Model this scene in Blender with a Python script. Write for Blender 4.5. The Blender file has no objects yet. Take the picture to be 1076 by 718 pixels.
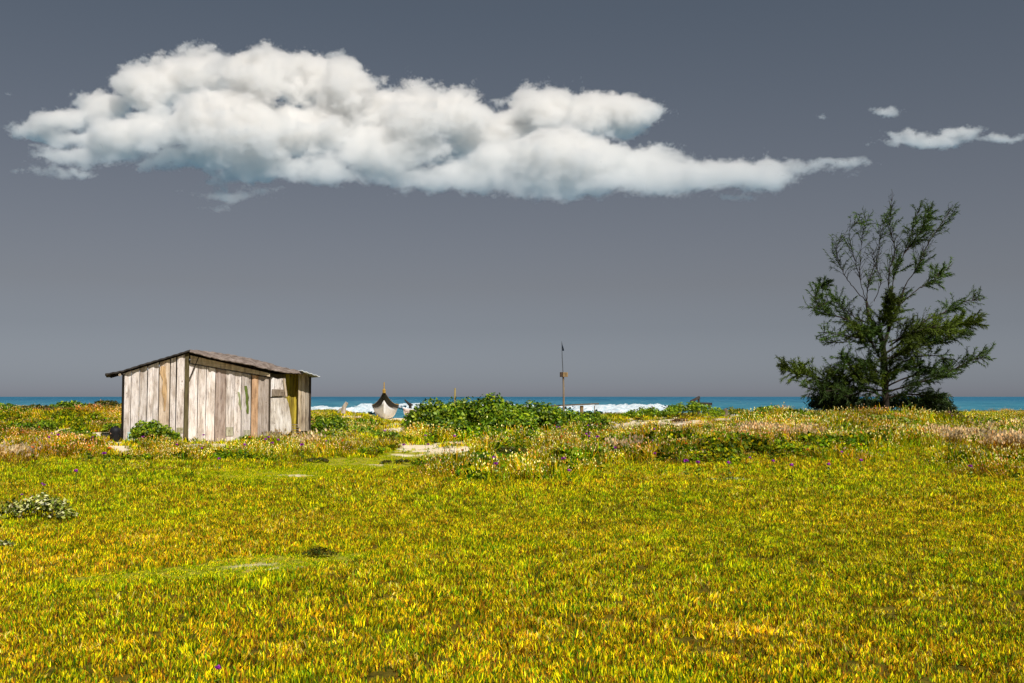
import bpy, math, random
import numpy as np
from mathutils import Vector, Matrix
R = math.radians
SC = bpy.context.scene
COL = SC.collection
rng = np.random.default_rng(7)
random.seed(7)

# ------------------------------------------------------------------ camera, sky, sun, exposure
EYE = 1.6
F = 1046.0
PITCH = math.atan(58.0 / F)
cam_d = bpy.data.cameras.new('camera')
cam_d.sensor_width = 36.0
cam_d.lens = 36.0 * F / 1076.0
cam_d.clip_start = 0.05
cam_d.clip_end = 60000
cam = bpy.data.objects.new('camera', cam_d)
cam.location = (0, 0, EYE)
cam.rotation_euler = (math.pi / 2 + PITCH, 0, 0)
COL.objects.link(cam)
SC.camera = cam

SUN_EL, SUN_AZ = 51.0, 154.0          # azimuth clockwise from +Y (the way the camera looks)
w = bpy.data.worlds.new('World'); SC.world = w; w.use_nodes = True
nt = w.node_tree
bg = nt.nodes['Background']
sky = nt.nodes.new('ShaderNodeTexSky'); sky.sky_type = 'NISHITA'; sky.sun_disc = False
sky.sun_elevation = R(SUN_EL); sky.sun_rotation = R(SUN_AZ)
sky.altitude = 0; sky.air_density = 1.0; sky.dust_density = 0.6; sky.ozone_density = 1.5
hs = nt.nodes.new('ShaderNodeHueSaturation'); hs.inputs['Saturation'].default_value = 0.28; hs.inputs['Value'].default_value = 0.5
gm = nt.nodes.new('ShaderNodeGamma'); gm.inputs['Gamma'].default_value = 0.9
tn = nt.nodes.new('ShaderNodeMix'); tn.data_type = 'RGBA'; tn.blend_type = 'MULTIPLY'; tn.inputs[0].default_value = 1.0
tn.inputs[7].default_value = (0.85, 0.87, 1.05, 1)
nt.links.new(sky.outputs[0], hs.inputs['Color']); nt.links.new(hs.outputs[0], gm.inputs[0])
nt.links.new(gm.outputs[0], tn.inputs[6]); 
wtc = nt.nodes.new('ShaderNodeTexCoord'); wsx = nt.nodes.new('ShaderNodeSeparateXYZ'); nt.links.new(wtc.outputs['Generated'], wsx.inputs[0])
wr = nt.nodes.new('ShaderNodeValToRGB'); we = wr.color_ramp.elements
for k_ in range(3): we.new(.5)
for e_, (p_, c_) in zip(we, ((0, (.87, .89, .89)), (.016, (.83, .882, .87)), (.11, (.725, .722, .655)), (.365, (.56, .65, .65)), (1, (.50, .60, .62)))):
    e_.position = p_; e_.color = (*c_, 1)
nt.links.new(wsx.outputs[2], wr.inputs[0])
t2 = nt.nodes.new('ShaderNodeMix'); t2.data_type = 'RGBA'; t2.blend_type = 'MULTIPLY'; t2.inputs[0].default_value = 1.0
nt.links.new(tn.outputs[2], t2.inputs[6]); nt.links.new(wr.outputs[0], t2.inputs[7]); nt.links.new(t2.outputs[2], bg.inputs['Color'])
bg.inputs['Strength'].default_value = 0.12

sun_d = bpy.data.lights.new('sun', 'SUN'); sun_d.energy = 4.6; sun_d.angle = R(0.5); sun_d.color = (1.0, 0.955, 0.89)
sun = bpy.data.objects.new('sun', sun_d)
sdir = Vector((math.sin(R(SUN_AZ)) * math.cos(R(SUN_EL)), math.cos(R(SUN_AZ)) * math.cos(R(SUN_EL)), math.sin(R(SUN_EL))))
sun.rotation_euler = sdir.to_track_quat('Z', 'Y').to_euler(); sun.location = sdir * 60
COL.objects.link(sun)
SC.view_settings.view_transform = 'Standard'; SC.view_settings.look = 'None'
SC.view_settings.gamma = 1.0; SC.view_settings.exposure = 0.0; SC.view_settings.use_curve_mapping = False
cy = SC.cycles
cy.max_bounces = 22; cy.diffuse_bounces = 3; cy.glossy_bounces = 2; cy.transmission_bounces = 4
cy.volume_bounces = 22; cy.transparent_max_bounces = 8
cy.use_denoising = True
cy.use_adaptive_sampling = True; cy.adaptive_threshold = 0.02
cy.volume_step_rate = 2.0

# ------------------------------------------------------------------ small helpers
def link(o, parent=None):
    COL.objects.link(o)
    if parent is not None: o.parent = parent
    return o
def tag(o, label=None, cat=None, group=None, kind=None):
    if label: o['label'] = label
    if cat: o['category'] = cat
    if group: o['group'] = group
    if kind: o['kind'] = kind
    return o
def thing(name, label, cat, loc, rz=0, group=None):
    o = bpy.data.objects.new(name, None); o.location = loc; o.rotation_euler = (0, 0, rz)
    o.empty_display_size = 0.2
    link(o); return tag(o, label, cat, group)
def fastmesh(name, V, Fc, colors=None, smooth=False, k=4):
    """V (n,3), Fc (m,k) ; colors (n,3) point colours"""
    V = np.asarray(V, np.float32); Fc = np.asarray(Fc, np.int32)
    me = bpy.data.meshes.new(name)
    me.vertices.add(len(V)); me.vertices.foreach_set('co', V.ravel())
    k = Fc.shape[1]
    me.loops.add(Fc.size); me.loops.foreach_set('vertex_index', Fc.ravel())
    me.polygons.add(len(Fc)); me.polygons.foreach_set('loop_start', np.arange(0, Fc.size, k, dtype=np.int32))
    me.polygons.foreach_set('loop_total', np.full(len(Fc), k, np.int32))
    if smooth: me.polygons.foreach_set('use_smooth', np.ones(len(Fc), bool))
    if colors is not None:
        a = me.attributes.new('tint', 'FLOAT_COLOR', 'POINT')
        c = np.ones((len(V), 4), np.float32); c[:, :3] = colors
        a.data.foreach_set('color', c.ravel())
    me.update(calc_edges=True); me.validate()
    return me
def mobj(name, me, mat, parent=None):
    o = bpy.data.objects.new(name, me)
    if mat: me.materials.append(mat)
    return link(o, parent)

class MB:
    """collects polygons with a colour per vertex"""
    def __init__(s): s.v = []; s.f = []; s.c = []
    def poly(s, pts, col):
        n = len(s.v); s.v += [tuple(p) for p in pts]; s.c += [col] * len(pts); s.f.append(list(range(n, n + len(pts))))
    def hexa(s, b, t, col):
        n = len(s.v); s.v += [tuple(p) for p in b] + [tuple(p) for p in t]; s.c += [col] * 8
        for q in ((3, 2, 1, 0), (4, 5, 6, 7), (0, 1, 5, 4), (1, 2, 6, 5), (2, 3, 7, 6), (3, 0, 4, 7)):
            s.f.append([n + i for i in q])
    def box(s, x0, x1, y0, y1, z0, z1, col=(.5, .5, .5)):
        s.hexa([(x0, y0, z0), (x1, y0, z0), (x1, y1, z0), (x0, y1, z0)], [(x0, y0, z1), (x1, y0, z1), (x1, y1, z1), (x0, y1, z1)], col)
    def bar(s, a, b, wd, th, col, side=None):
        a = Vector(a); b = Vector(b); d = (b - a).normalized()
        sd = Vector(side) if side else (d.cross(Vector((0, 0, 1))) if abs(d.z) < .95 else d.cross(Vector((0, 1, 0))))
        sd = sd.normalized(); up = sd.cross(d).normalized()
        q = [(-wd / 2, -th / 2), (wd / 2, -th / 2), (wd / 2, th / 2), (-wd / 2, th / 2)]
        s.hexa([a + sd * x + up * y for x, y in q], [b + sd * x + up * y for x, y in q], col)
    def tube(s, pts, rad, n=6, col=(.5, .5, .5)):
        pts = [Vector(p) for p in pts]
        if not hasattr(rad, '__len__'): rad = [rad] * len(pts)
        base = len(s.v)
        for i, p in enumerate(pts):
            d = (pts[min(i + 1, len(pts) - 1)] - pts[max(i - 1, 0)]).normalized()
            x = d.cross(Vector((0.21, 0.97, 0.13))).normalized(); y = d.cross(x)
            for k in range(n):
                t = 2 * math.pi * k / n
                s.v.append(tuple(p + x * (math.cos(t) * rad[i]) + y * (math.sin(t) * rad[i]))); s.c.append(col)
        for i in range(len(pts) - 1):
            for k in range(n):
                a = base + i * n + k; b = base + i * n + (k + 1) % n
                s.f.append([a, b, b + n, a + n])
        s.f.append([base + k for k in range(n)][::-1]); s.f.append([base + (len(pts) - 1) * n + k for k in range(n)])
    def build(s, name, mat, parent=None, smooth=False, bevel=0):
        me = bpy.data.meshes.new(name); me.from_pydata(s.v, [], s.f)
        a = me.attributes.new('tint', 'FLOAT_COLOR', 'POINT')
        a.data.foreach_set('color', np.array([(*c[:3], 1) for c in s.c], np.float32).ravel())
        if smooth: me.polygons.foreach_set('use_smooth', np.ones(len(me.polygons), bool))
        o = mobj(name, me, mat, parent)
        if bevel:
            m = o.modifiers.new('bevel', 'BEVEL'); m.width = bevel; m.segments = 1; m.limit_method = 'ANGLE'
        return o

# pixel (of the 1076x718 photograph) -> direction, helpers used only to read measurements off
CP, SP = math.cos(PITCH), math.sin(PITCH)
def ray(px, py):
    x, y, z = (px - 538) / F, 1.0, (359 - py) / F
    return Vector((x, y * CP - z * SP, y * SP + z * CP))
def P(px, py, D):
    r = ray(px, py); return Vector((r.x / r.y * D, D, EYE + r.z / r.y * D))
def proj(x, y, z):
    z = z - EYE
    yy = y * CP + z * SP; zz = -y * SP + z * CP
    yy = np.where(yy < 0.3, 0.3, yy)
    return 538 + F * x / yy, 359 - F * zz / yy

# value noise
class VN:
    def __init__(s, seed, n=64): s.t = np.random.default_rng(seed).random((n, n)); s.n = n
    def __call__(s, x, y):
        x = np.asarray(x, float); y = np.asarray(y, float)
        xi = np.floor(x).astype(int); yi = np.floor(y).astype(int); fx = x - xi; fy = y - yi
        fx = fx * fx * (3 - 2 * fx); fy = fy * fy * (3 - 2 * fy); n = s.n; t = s.t
        a = t[xi % n, yi % n]; b = t[(xi + 1) % n, yi % n]; c = t[xi % n, (yi + 1) % n]; d = t[(xi + 1) % n, (yi + 1) % n]
        return (a * (1 - fx) + b * fx) * (1 - fy) + (c * (1 - fx) + d * fx) * fy
    def fbm(s, x, y, o=4):
        r = 0; a = .5; t = 0
        for i in range(o): r = r + a * s(x * 2 ** i + 13.7 * i, y * 2 ** i + 7.1 * i); t += a; a *= .5
        return r / t
N1, N2, N3, N4 = VN(1), VN(2), VN(3), VN(4)
def sstep(a, b, x):
    t = np.clip((x - a) / (b - a), 0, 1); return t * t * (3 - 2 * t)

def height(x, y):
    x = np.asarray(x, float); y = np.asarray(y, float)
    b = x / np.maximum(y, 8) * F + 538          # bearing, in photo columns
    crest = np.interp(b, [-400, 0, 130, 300, 345, 385, 402, 440, 520, 600, 680, 800, 930, 1076, 1500],
                         [0.82, .92, .90, .66, .66, .55, .22, .18, .28, .36, .52, .58, .60, .62, .62])
    base = np.interp(b, [-400, 120, 330, 440, 560, 800, 1500], [.12, .10, .10, .05, .05, .2, .2])
    k = sstep(17, 32, y)
    z = base * k
    up = sstep(33, 49, y)
    z = z + (crest - base) * up
    z = z - sstep(60, 100, y) * (crest + 1.2)
    z = z - sstep(100, 260, y) * 6
    und = (N1.fbm(x / 7 + 3, y / 7, 3) - .5) * .22 + (N2.fbm(x / 2.2, y / 2.2, 3) - .5) * .09
    mound = (N3.fbm(x / 4.5, y / 3.5, 3) - .5) * .75 * sstep(19, 27, y) * (1 - sstep(43, 50, y)) * sstep(2.0, 5.0, np.hypot(x + 9.5, y - 33))
    z = z + mound
    return z + und * (1 - sstep(62, 90, y)) * sstep(-2, 6, y + np.abs(x) * .3)

def ell(px, py, cx, cy, rx, ry): return ((px - cx) / rx) ** 2 + ((py - cy) / ry) ** 2
SAND = [(88, 459, 40, 7), (128, 471, 22, 8), (100, 464, 24, 5), (218, 468, 40, 5), (455, 471, 46, 6), (495, 468, 28, 4), (416, 452, 22, 12),
        (425, 440, 28, 7), (375, 437, 20, 4), (700, 447, 66, 9), (636, 452, 34, 7), (765, 440, 40, 5), (905, 436, 22, 2.5), (990, 438, 60, 2),
        (276, 593.5, 24, 1.0), (290, 598, 8, .6), (306, 500, 20, .7), (395, 489, 16, .8), (430, 479, 20, 1.3)]
TRACK = [(110, 609, 50, 5), (160, 606, 55, 6), (215, 602, 60, 7), (280, 594, 65, 8), (350, 586, 45, 5), (290, 500, 80, 7), (380, 489, 70, 8), (440, 479, 50, 9), (470, 484, 30, 5)]
def sand_mask(x, y, z):
    px, py = proj(x, y, z)
    n = (N3.fbm(x * 1.9, y * .9, 4) - .5) * 2.0 + (N4.fbm(x * 5 + 3, y * 2.2, 3) - .5) * 1.6
    m = np.zeros_like(px)
    for e in SAND: m = np.maximum(m, sstep(1.25, .65, ell(px, py, *e) + n))
    m = np.where(np.asarray(y) < 4, 0, m)
    return np.maximum(np.clip(m * 1.35, 0, 1), sstep(58, 66, y + n * 4))
def track_mask(x, y, z):
    px, py = proj(x, y, z)
    n = (N4.fbm(x * 1.1, y * .7, 4) - .5) * 1.6
    m = np.zeros_like(px)
    for e in TRACK: m = np.maximum(m, sstep(1.3, .6, ell(px, py, *e) + n))
    return m
def gz(x, y): return float(height(x, y))

# ------------------------------------------------------------------ materials
def newmat(name):
    m = bpy.data.materials.new(name); m.use_nodes = True; return m, m.node_tree, m.node_tree.nodes['Principled BSDF']
def mnode(t, op, a, b=None, c=None, clamp=False):
    n = t.nodes.new('ShaderNodeMath'); n.operation = op; n.use_clamp = clamp
    for i, v in enumerate((a, b, c)):
        if v is None: continue
        if hasattr(v, 'links'): t.links.new(v, n.inputs[i])
        else: n.inputs[i].default_value = v
    return n.outputs[0]
def noise(t, scale, detail=4, rough=.55, vec=None, dim='3D'):
    n = t.nodes.new('ShaderNodeTexNoise'); n.inputs['Scale'].default_value = scale; n.inputs['Detail'].default_value = detail
    n.inputs['Roughness'].default_value = rough
    if vec is not None: t.links.new(vec, n.inputs['Vector'])
    return n
def mapping(t, src, scale, loc=(0, 0, 0)):
    m = t.nodes.new('ShaderNodeMapping'); m.inputs['Scale'].default_value = scale; m.inputs['Location'].default_value = loc
    t.links.new(src, m.inputs['Vector']); return m.outputs[0]
def mixc(t, fac, a, b, mode='MIX'):
    n = t.nodes.new('ShaderNodeMix'); n.data_type = 'RGBA'; n.blend_type = mode
    for i, v in ((0, fac), (6, a), (7, b)):
        if hasattr(v, 'links'): t.links.new(v, n.inputs[i])
        else: n.inputs[i].default_value = v if i == 0 else (*v[:3], 1)
    return n.outputs[2]
def ramp(t, fac, stops):
    n = t.nodes.new('ShaderNodeValToRGB'); e = n.color_ramp.elements
    while len(e) < len(stops): e.new(.5)
    for k, (p, c) in zip(e, stops): k.position = p; k.color = (*c, 1)
    t.links.new(fac, n.inputs[0]); return n.outputs[0]
def bump(t, h, strength, dist, b):
    n = t.nodes.new('ShaderNodeBump'); n.inputs['Strength'].default_value = strength; n.inputs['Distance'].default_value = dist
    t.links.new(h, n.inputs['Height']); t.links.new(n.outputs[0], b.inputs['Normal'])
def attr(t, name, typ='GEOMETRY'):
    n = t.nodes.new('ShaderNodeAttribute'); n.attribute_name = name; n.attribute_type = typ; return n

def leaf_mat(name, trans=.35, inst=False, rough=.5, gloss=.06):
    m = bpy.data.materials.new(name); m.use_nodes = True; t = m.node_tree; t.nodes.clear()
    out = t.nodes.new('ShaderNodeOutputMaterial')
    c = attr(t, 'tint').outputs['Color']
    if inst: c = mixc(t, 1.0, c, attr(t, 'itint', 'INSTANCER').outputs['Color'], 'MULTIPLY')
    d = t.nodes.new('ShaderNodeBsdfDiffuse'); tr = t.nodes.new('ShaderNodeBsdfTranslucent')
    g = t.nodes.new('ShaderNodeBsdfGlossy'); g.inputs['Roughness'].default_value = rough; g.inputs['Color'].default_value = (.9, .9, .85, 1)
    t.links.new(c, d.inputs[0]); t.links.new(c, tr.inputs[0])
    a = t.nodes.new('ShaderNodeMixShader'); a.inputs[0].default_value = trans
    t.links.new(d.outputs[0], a.inputs[1]); t.links.new(tr.outputs[0], a.inputs[2])
    b = t.nodes.new('ShaderNodeMixShader'); b.inputs[0].default_value = gloss
    t.links.new(a.outputs[0], b.inputs[1]); t.links.new(g.outputs[0], b.inputs[2])
    t.links.new(b.outputs[0], out.inputs[0]); return m
M_grass = leaf_mat('grass_blades', .30, True, .5, .008)
M_leaf = leaf_mat('shrub_leaves', .3, False, .45, .025)
M_needle = leaf_mat('casuarina_needles', .15, False, .6, .02)
M_petal = leaf_mat('petals', .3, False, .6, .0)

def wood_mat(name, grain=(38, 38, 1.6), contrast=.9, stain=.9):
    m, t, b = newmat(name)
    co = t.nodes.new('ShaderNodeTexCoord').outputs['Object']
    c = attr(t, 'tint').outputs['Color']
    g1 = noise(t, 1.0, 6, .65, mapping(t, co, grain)).outputs[0]
    g2 = noise(t, 1.0, 5, .6, mapping(t, co, (5, 5, 1.1), (3, 1, 7))).outputs[0]
    g3 = noise(t, 9.0, 3, .6, co).outputs[0]
    k = ramp(t, g1, [(.25, (.34, .30, .28)), (.45, (.78, .74, .70)), (.62, (1.05, 1.03, 1.0)), (.8, (1.22, 1.2, 1.18))])
    c = mixc(t, contrast, c, mixc(t, 1, c, k, 'MULTIPLY'))
    g4 = noise(t, 1.0, 6, .7, mapping(t, co, (14, 14, 2.2), (9, 2, 1))).outputs[0]
    c = mixc(t, .8, c, mixc(t, 1, c, ramp(t, g4, [(.34, (.40, .35, .33)), (.48, (.92, .9, .88)), (.66, (1.08, 1.08, 1.1))]), 'MULTIPLY'))
    k2 = ramp(t, g2, [(.3, (.50, .42, .34)), (.5, (.92, .88, .84)), (.7, (1.1, 1.1, 1.12))])
    c = mixc(t, stain, c, mixc(t, 1, c, k2, 'MULTIPLY'))
    knots = ramp(t, g3, [(.28, (.3, .24, .2)), (.36, (1, 1, 1))])
    c = mixc(t, .7, c, mixc(t, 1, c, knots, 'MULTIPLY'))
    t.links.new(c, b.inputs['Base Color']); b.inputs['Roughness'].default_value = .85; b.inputs['Specular IOR Level'].default_value = .2
    bump(t, g1, .5, .01, b); return m
M_plank = wood_mat('weathered_plank')
M_beam = wood_mat('weathered_beam', (1.6, 38, 38))
M_bark = wood_mat('bark', (20, 20, 5), .8, .5)
M_drift = wood_mat('driftwood', (12, 12, 12), .6, .5)
def plain(name, col, rough=.6, spec=.4, var=.3, sc=6, met=0, bmp=.1):
    m, t, b = newmat(name)
    co = t.nodes.new('ShaderNodeTexCoord').outputs['Object']
    n = noise(t, sc, 6, .6, co).outputs[0]
    lo = tuple(x * (1 - var) for x in col); hi = tuple(min(1, x * (1 + var)) for x in col)
    t.links.new(ramp(t, n, [(.3, lo), (.7, hi)]), b.inputs['Base Color'])
    b.inputs['Roughness'].default_value = rough; b.inputs['Specular IOR Level'].default_value = spec; b.inputs['Metallic'].default_value = met
    if bmp: bump(t, n, .4, bmp * .1, b)
    return m

# ground material: sand / soil / mossy turf by masks stored on the sheet
def ground_mat():
    m, t, b = newmat('ground')
    geo = t.nodes.new('ShaderNodeNewGeometry').outputs['Position']
    sm = attr(t, 'sand').outputs['Fac']; tm = attr(t, 'track').outputs['Fac']
    f = noise(t, 14, 6, .65, geo).outputs[0]; g = noise(t, 1.2, 5, .6, geo).outputs[0]; h = noise(t, 90, 3, .6, geo).outputs[0]
    soil = ramp(t, f, [(.3, (.04, .032, .004)), (.5, (.11, .085, .008)), (.7, (.20, .15, .015))])
    turf = ramp(t, f, [(.3, (.18, .17, .012)), (.5, (.32, .30, .02)), (.72, (.48, .42, .06))])
    sand = ramp(t, mnode(t, 'ADD', mnode(t, 'MULTIPLY', f, .6), mnode(t, 'MULTIPLY', g, .4)), [(.3, (.58, .45, .28)), (.5, (.84, .70, .49)), (.7, (.93, .83, .64))])
    nz = mnode(t, 'MULTIPLY', mnode(t, 'SUBTRACT', h, .5), .6)
    c = mixc(t, tm, soil, turf)
    c = mixc(t, mnode(t, 'ADD', sm, mnode(t, 'MULTIPLY', nz, mnode(t, 'GREATER_THAN', sm, .05)), clamp=True), c, sand)
    t.links.new(c, b.inputs['Base Color']); b.inputs['Roughness'].default_value = .95; b.inputs['Specular IOR Level'].default_value = .1
    bump(t, f, .25, .03, b); return m

# ------------------------------------------------------------------ ground
def graded(lo, hi, core_lo, core_hi, step, grow):
    a = list(np.arange(core_lo, core_hi + step / 2, step)); s = step; v = core_hi
    while v < hi: s *= grow; v += s; a.append(v)
    s = step; v = core_lo
    while v > lo: s *= grow; v -= s; a.insert(0, v)
    return np.array(a)
gx = graded(-3000, 3000, -38, 38, .28, 1.25); gy = graded(-600, 300, -2, 66, .22, 1.22)
X, Y = np.meshgrid(gx, gy); Z = height(X, Y)
nx, ny = len(gx), len(gy)
idx = np.arange(nx * ny).reshape(ny, nx)
Fq = np.stack([idx[:-1, :-1], idx[:-1, 1:], idx[1:, 1:], idx[1:, :-1]], -1).reshape(-1, 4)
me = fastmesh('ground', np.stack([X, Y, Z], -1).reshape(-1, 3), Fq, smooth=True)
for nm, fn in (('sand', sand_mask), ('track', track_mask)):
    a = me.attributes.new(nm, 'FLOAT', 'POINT'); a.data.foreach_set('value', fn(X, Y, Z).astype(np.float32).ravel())
tag(mobj('ground', me, ground_mat()), kind='structure')

# ------------------------------------------------------------------ sea
SEA = -0.8
def sea_mat():
    m, t, b = newmat('sea_water')
    geo = t.nodes.new('ShaderNodeNewGeometry').outputs['Position']
    sx = t.nodes.new('ShaderNodeSeparateXYZ'); t.links.new(geo, sx.inputs[0]); y = sx.outputs[1]
    n1 = noise(t, 1, 5, .6, mapping(t, geo, (.05, .013, 1))).outputs[0]
    n2 = noise(t, 1, 5, .65, mapping(t, geo, (.16, .06, 1), (40, 3, 0))).outputs[0]
    n3 = noise(t, 1, 4, .7, mapping(t, geo, (.45, .08, 1), (4, 30, 0))).outputs[0]
    near = mnode(t, 'DIVIDE', mnode(t, 'SUBTRACT', 700, y), 550, clamp=True)
    deep = ramp(t, n1, [(.35, (.012, .10, .19)), (.5, (.022, .145, .25)), (.68, (.045, .20, .31))])
    shal = ramp(t, n2, [(.35, (.018, .14, .21)), (.5, (.045, .22, .30)), (.7, (.12, .34, .41))])
    c = mixc(t, near, deep, shal)
    c = mixc(t, .55, c, mixc(t, 1, c, ramp(t, n3, [(.35, (.55, .6, .65)), (.6, (1.25, 1.2, 1.15))]), 'MULTIPLY'))
    cap = mnode(t, 'MULTIPLY', mnode(t, 'SUBTRACT', n3, .66), 18, clamp=True)
    cap = mnode(t, 'MULTIPLY', cap, mnode(t, 'MULTIPLY', mnode(t, 'SUBTRACT', n2, .5), 9, clamp=True), clamp=True)
    c = mixc(t, cap, c, (.80, .84, .86))
    t.links.new(c, b.inputs['Base Color']); b.inputs['Roughness'].default_value = .55; b.inputs['Specular IOR Level'].default_value = .12
    bump(t, n2, .5, .6, b); return m
sy = np.array([95, 110, 130, 160, 200, 260, 400, 700, 1500, 4000, 12000, 40000.]); sxs = np.array([-40000, -9000, -2000, -400, 0, 400, 2000, 9000, 40000.])
XX, YY = np.meshgrid(sxs, sy); i2 = np.arange(XX.size).reshape(XX.shape)
f2 = np.stack([i2[:-1, :-1], i2[:-1, 1:], i2[1:, 1:], i2[1:, :-1]], -1).reshape(-1, 4)
tag(mobj('sea', fastmesh('sea', np.stack([XX, YY, np.full_like(XX, SEA)], -1).reshape(-1, 3), f2), sea_mat()), kind='structure')

# breaking waves: raised foam on the water
def surf():
    fx = np.arange(-75, 60, .35); fy = np.concatenate([np.arange(118, 150, .6), np.arange(150, 245, 1.2)])
    Xs, Ys = np.meshgrid(fx, fy); px, _ = proj(Xs, Ys, np.full_like(Xs, SEA)); py = 417 + F * (EYE - SEA) / Ys
    n = N1.fbm(Xs / 5, Ys / 9, 4); n2 = N2.fbm(Xs / 1.1, Ys / 2.2, 4)
    m = np.full_like(Xs, -1.)
    for cx, cy_, rx, rz in ((346, 433.5, 30, 3), (384, 432, 20, 4.4), (338, 424, 12, 1.0), (436, 428.5, 22, 3.6), (448, 432, 24, 4), (650, 433, 52, 4.6), (668, 430.5, 40, 3.2), (615, 430, 24, 2.6),
                            (512, 431, 60, 3)):
        m = np.maximum(m, 1 - ell(px, py, cx, cy_, rx, rz))
    m = m + (n - .58) * 2.4 + (n2 - .5) * 2.2
    H = np.clip(m, 0, 1) ** .6 * (.35 + .75 * n2) * .9
    i3 = np.arange(Xs.size).reshape(Xs.shape)
    f3 = np.stack([i3[:-1, :-1], i3[:-1, 1:], i3[1:, 1:], i3[1:, :-1]], -1).reshape(-1, 4)
    keep = (m.ravel()[f3].min(1) > 0)
    me = fastmesh('surf', np.stack([Xs, Ys, SEA + .03 + H], -1).reshape(-1, 3), f3[keep], smooth=True)
    m_, t, b = newmat('surf_foam'); geo = t.nodes.new('ShaderNodeNewGeometry').outputs['Position']
    q = noise(t, 1.5, 5, .6, geo).outputs[0]
    t.links.new(ramp(t, q, [(.30, (.30, .50, .58)), (.47, (.62, .72, .76)), (.62, (.86, .88, .89))]), b.inputs['Base Color']); b.inputs['Roughness'].default_value = .8  # noise tints foam teal to white, wave-face shading painted in the colour
    tag(mobj('surf', me, m_), kind='structure')
surf()

# ------------------------------------------------------------------ the cloud: a real volume, lit by the sun
BIG = [(40, 131, 30, 9), (62, 128, 42, 15), (105, 118, 42, 26), (150, 92, 34, 34), (178, 88, 42, 44), (215, 84, 40, 36), (150, 145, 62, 26), (110, 150, 50, 16), (272, 82, 46, 40),
       (325, 84, 44, 38), (362, 96, 34, 34), (235, 135, 85, 45), (320, 140, 80, 42), (400, 122, 36, 40), (440, 128, 50, 40), (478, 122, 42, 36), (410, 160, 80, 34),
       (520, 150, 70, 42), (575, 118, 42, 36), (618, 124, 40, 34), (656, 128, 34, 24), (590, 168, 80, 32), (675, 184, 90, 27), (640, 192, 90, 22), (760, 186, 90, 21), (820, 179, 75, 12), (872, 171, 50, 6), (790, 188, 60, 12), (668, 122, 34, 20),
       (490, 192, 80, 19), (420, 186, 80, 16), (400, 150, 60, 30), (545, 175, 70, 26), (250, 168, 60, 20), (560, 196, 90, 16), (640, 198, 70, 14), (285, 182, 70, 18), (250, 206, 60, 8), (340, 188, 70, 16), (110, 165, 70, 14), (700, 196, 60, 14), (60, 179, 40, 8), (90, 168, 46, 12), (35, 140, 34, 12), (195, 170, 60, 14), (230, 219, 34, 3.5), (770, 210, 30, 5),
       (975, 148, 58, 9), (1008, 141, 26, 8), (926, 122, 20, 8), (1064, 149, 34, 6), (945, 152, 30, 5), (860, 126, 8, 2), (10, 97, 10, 2.5)]
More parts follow.
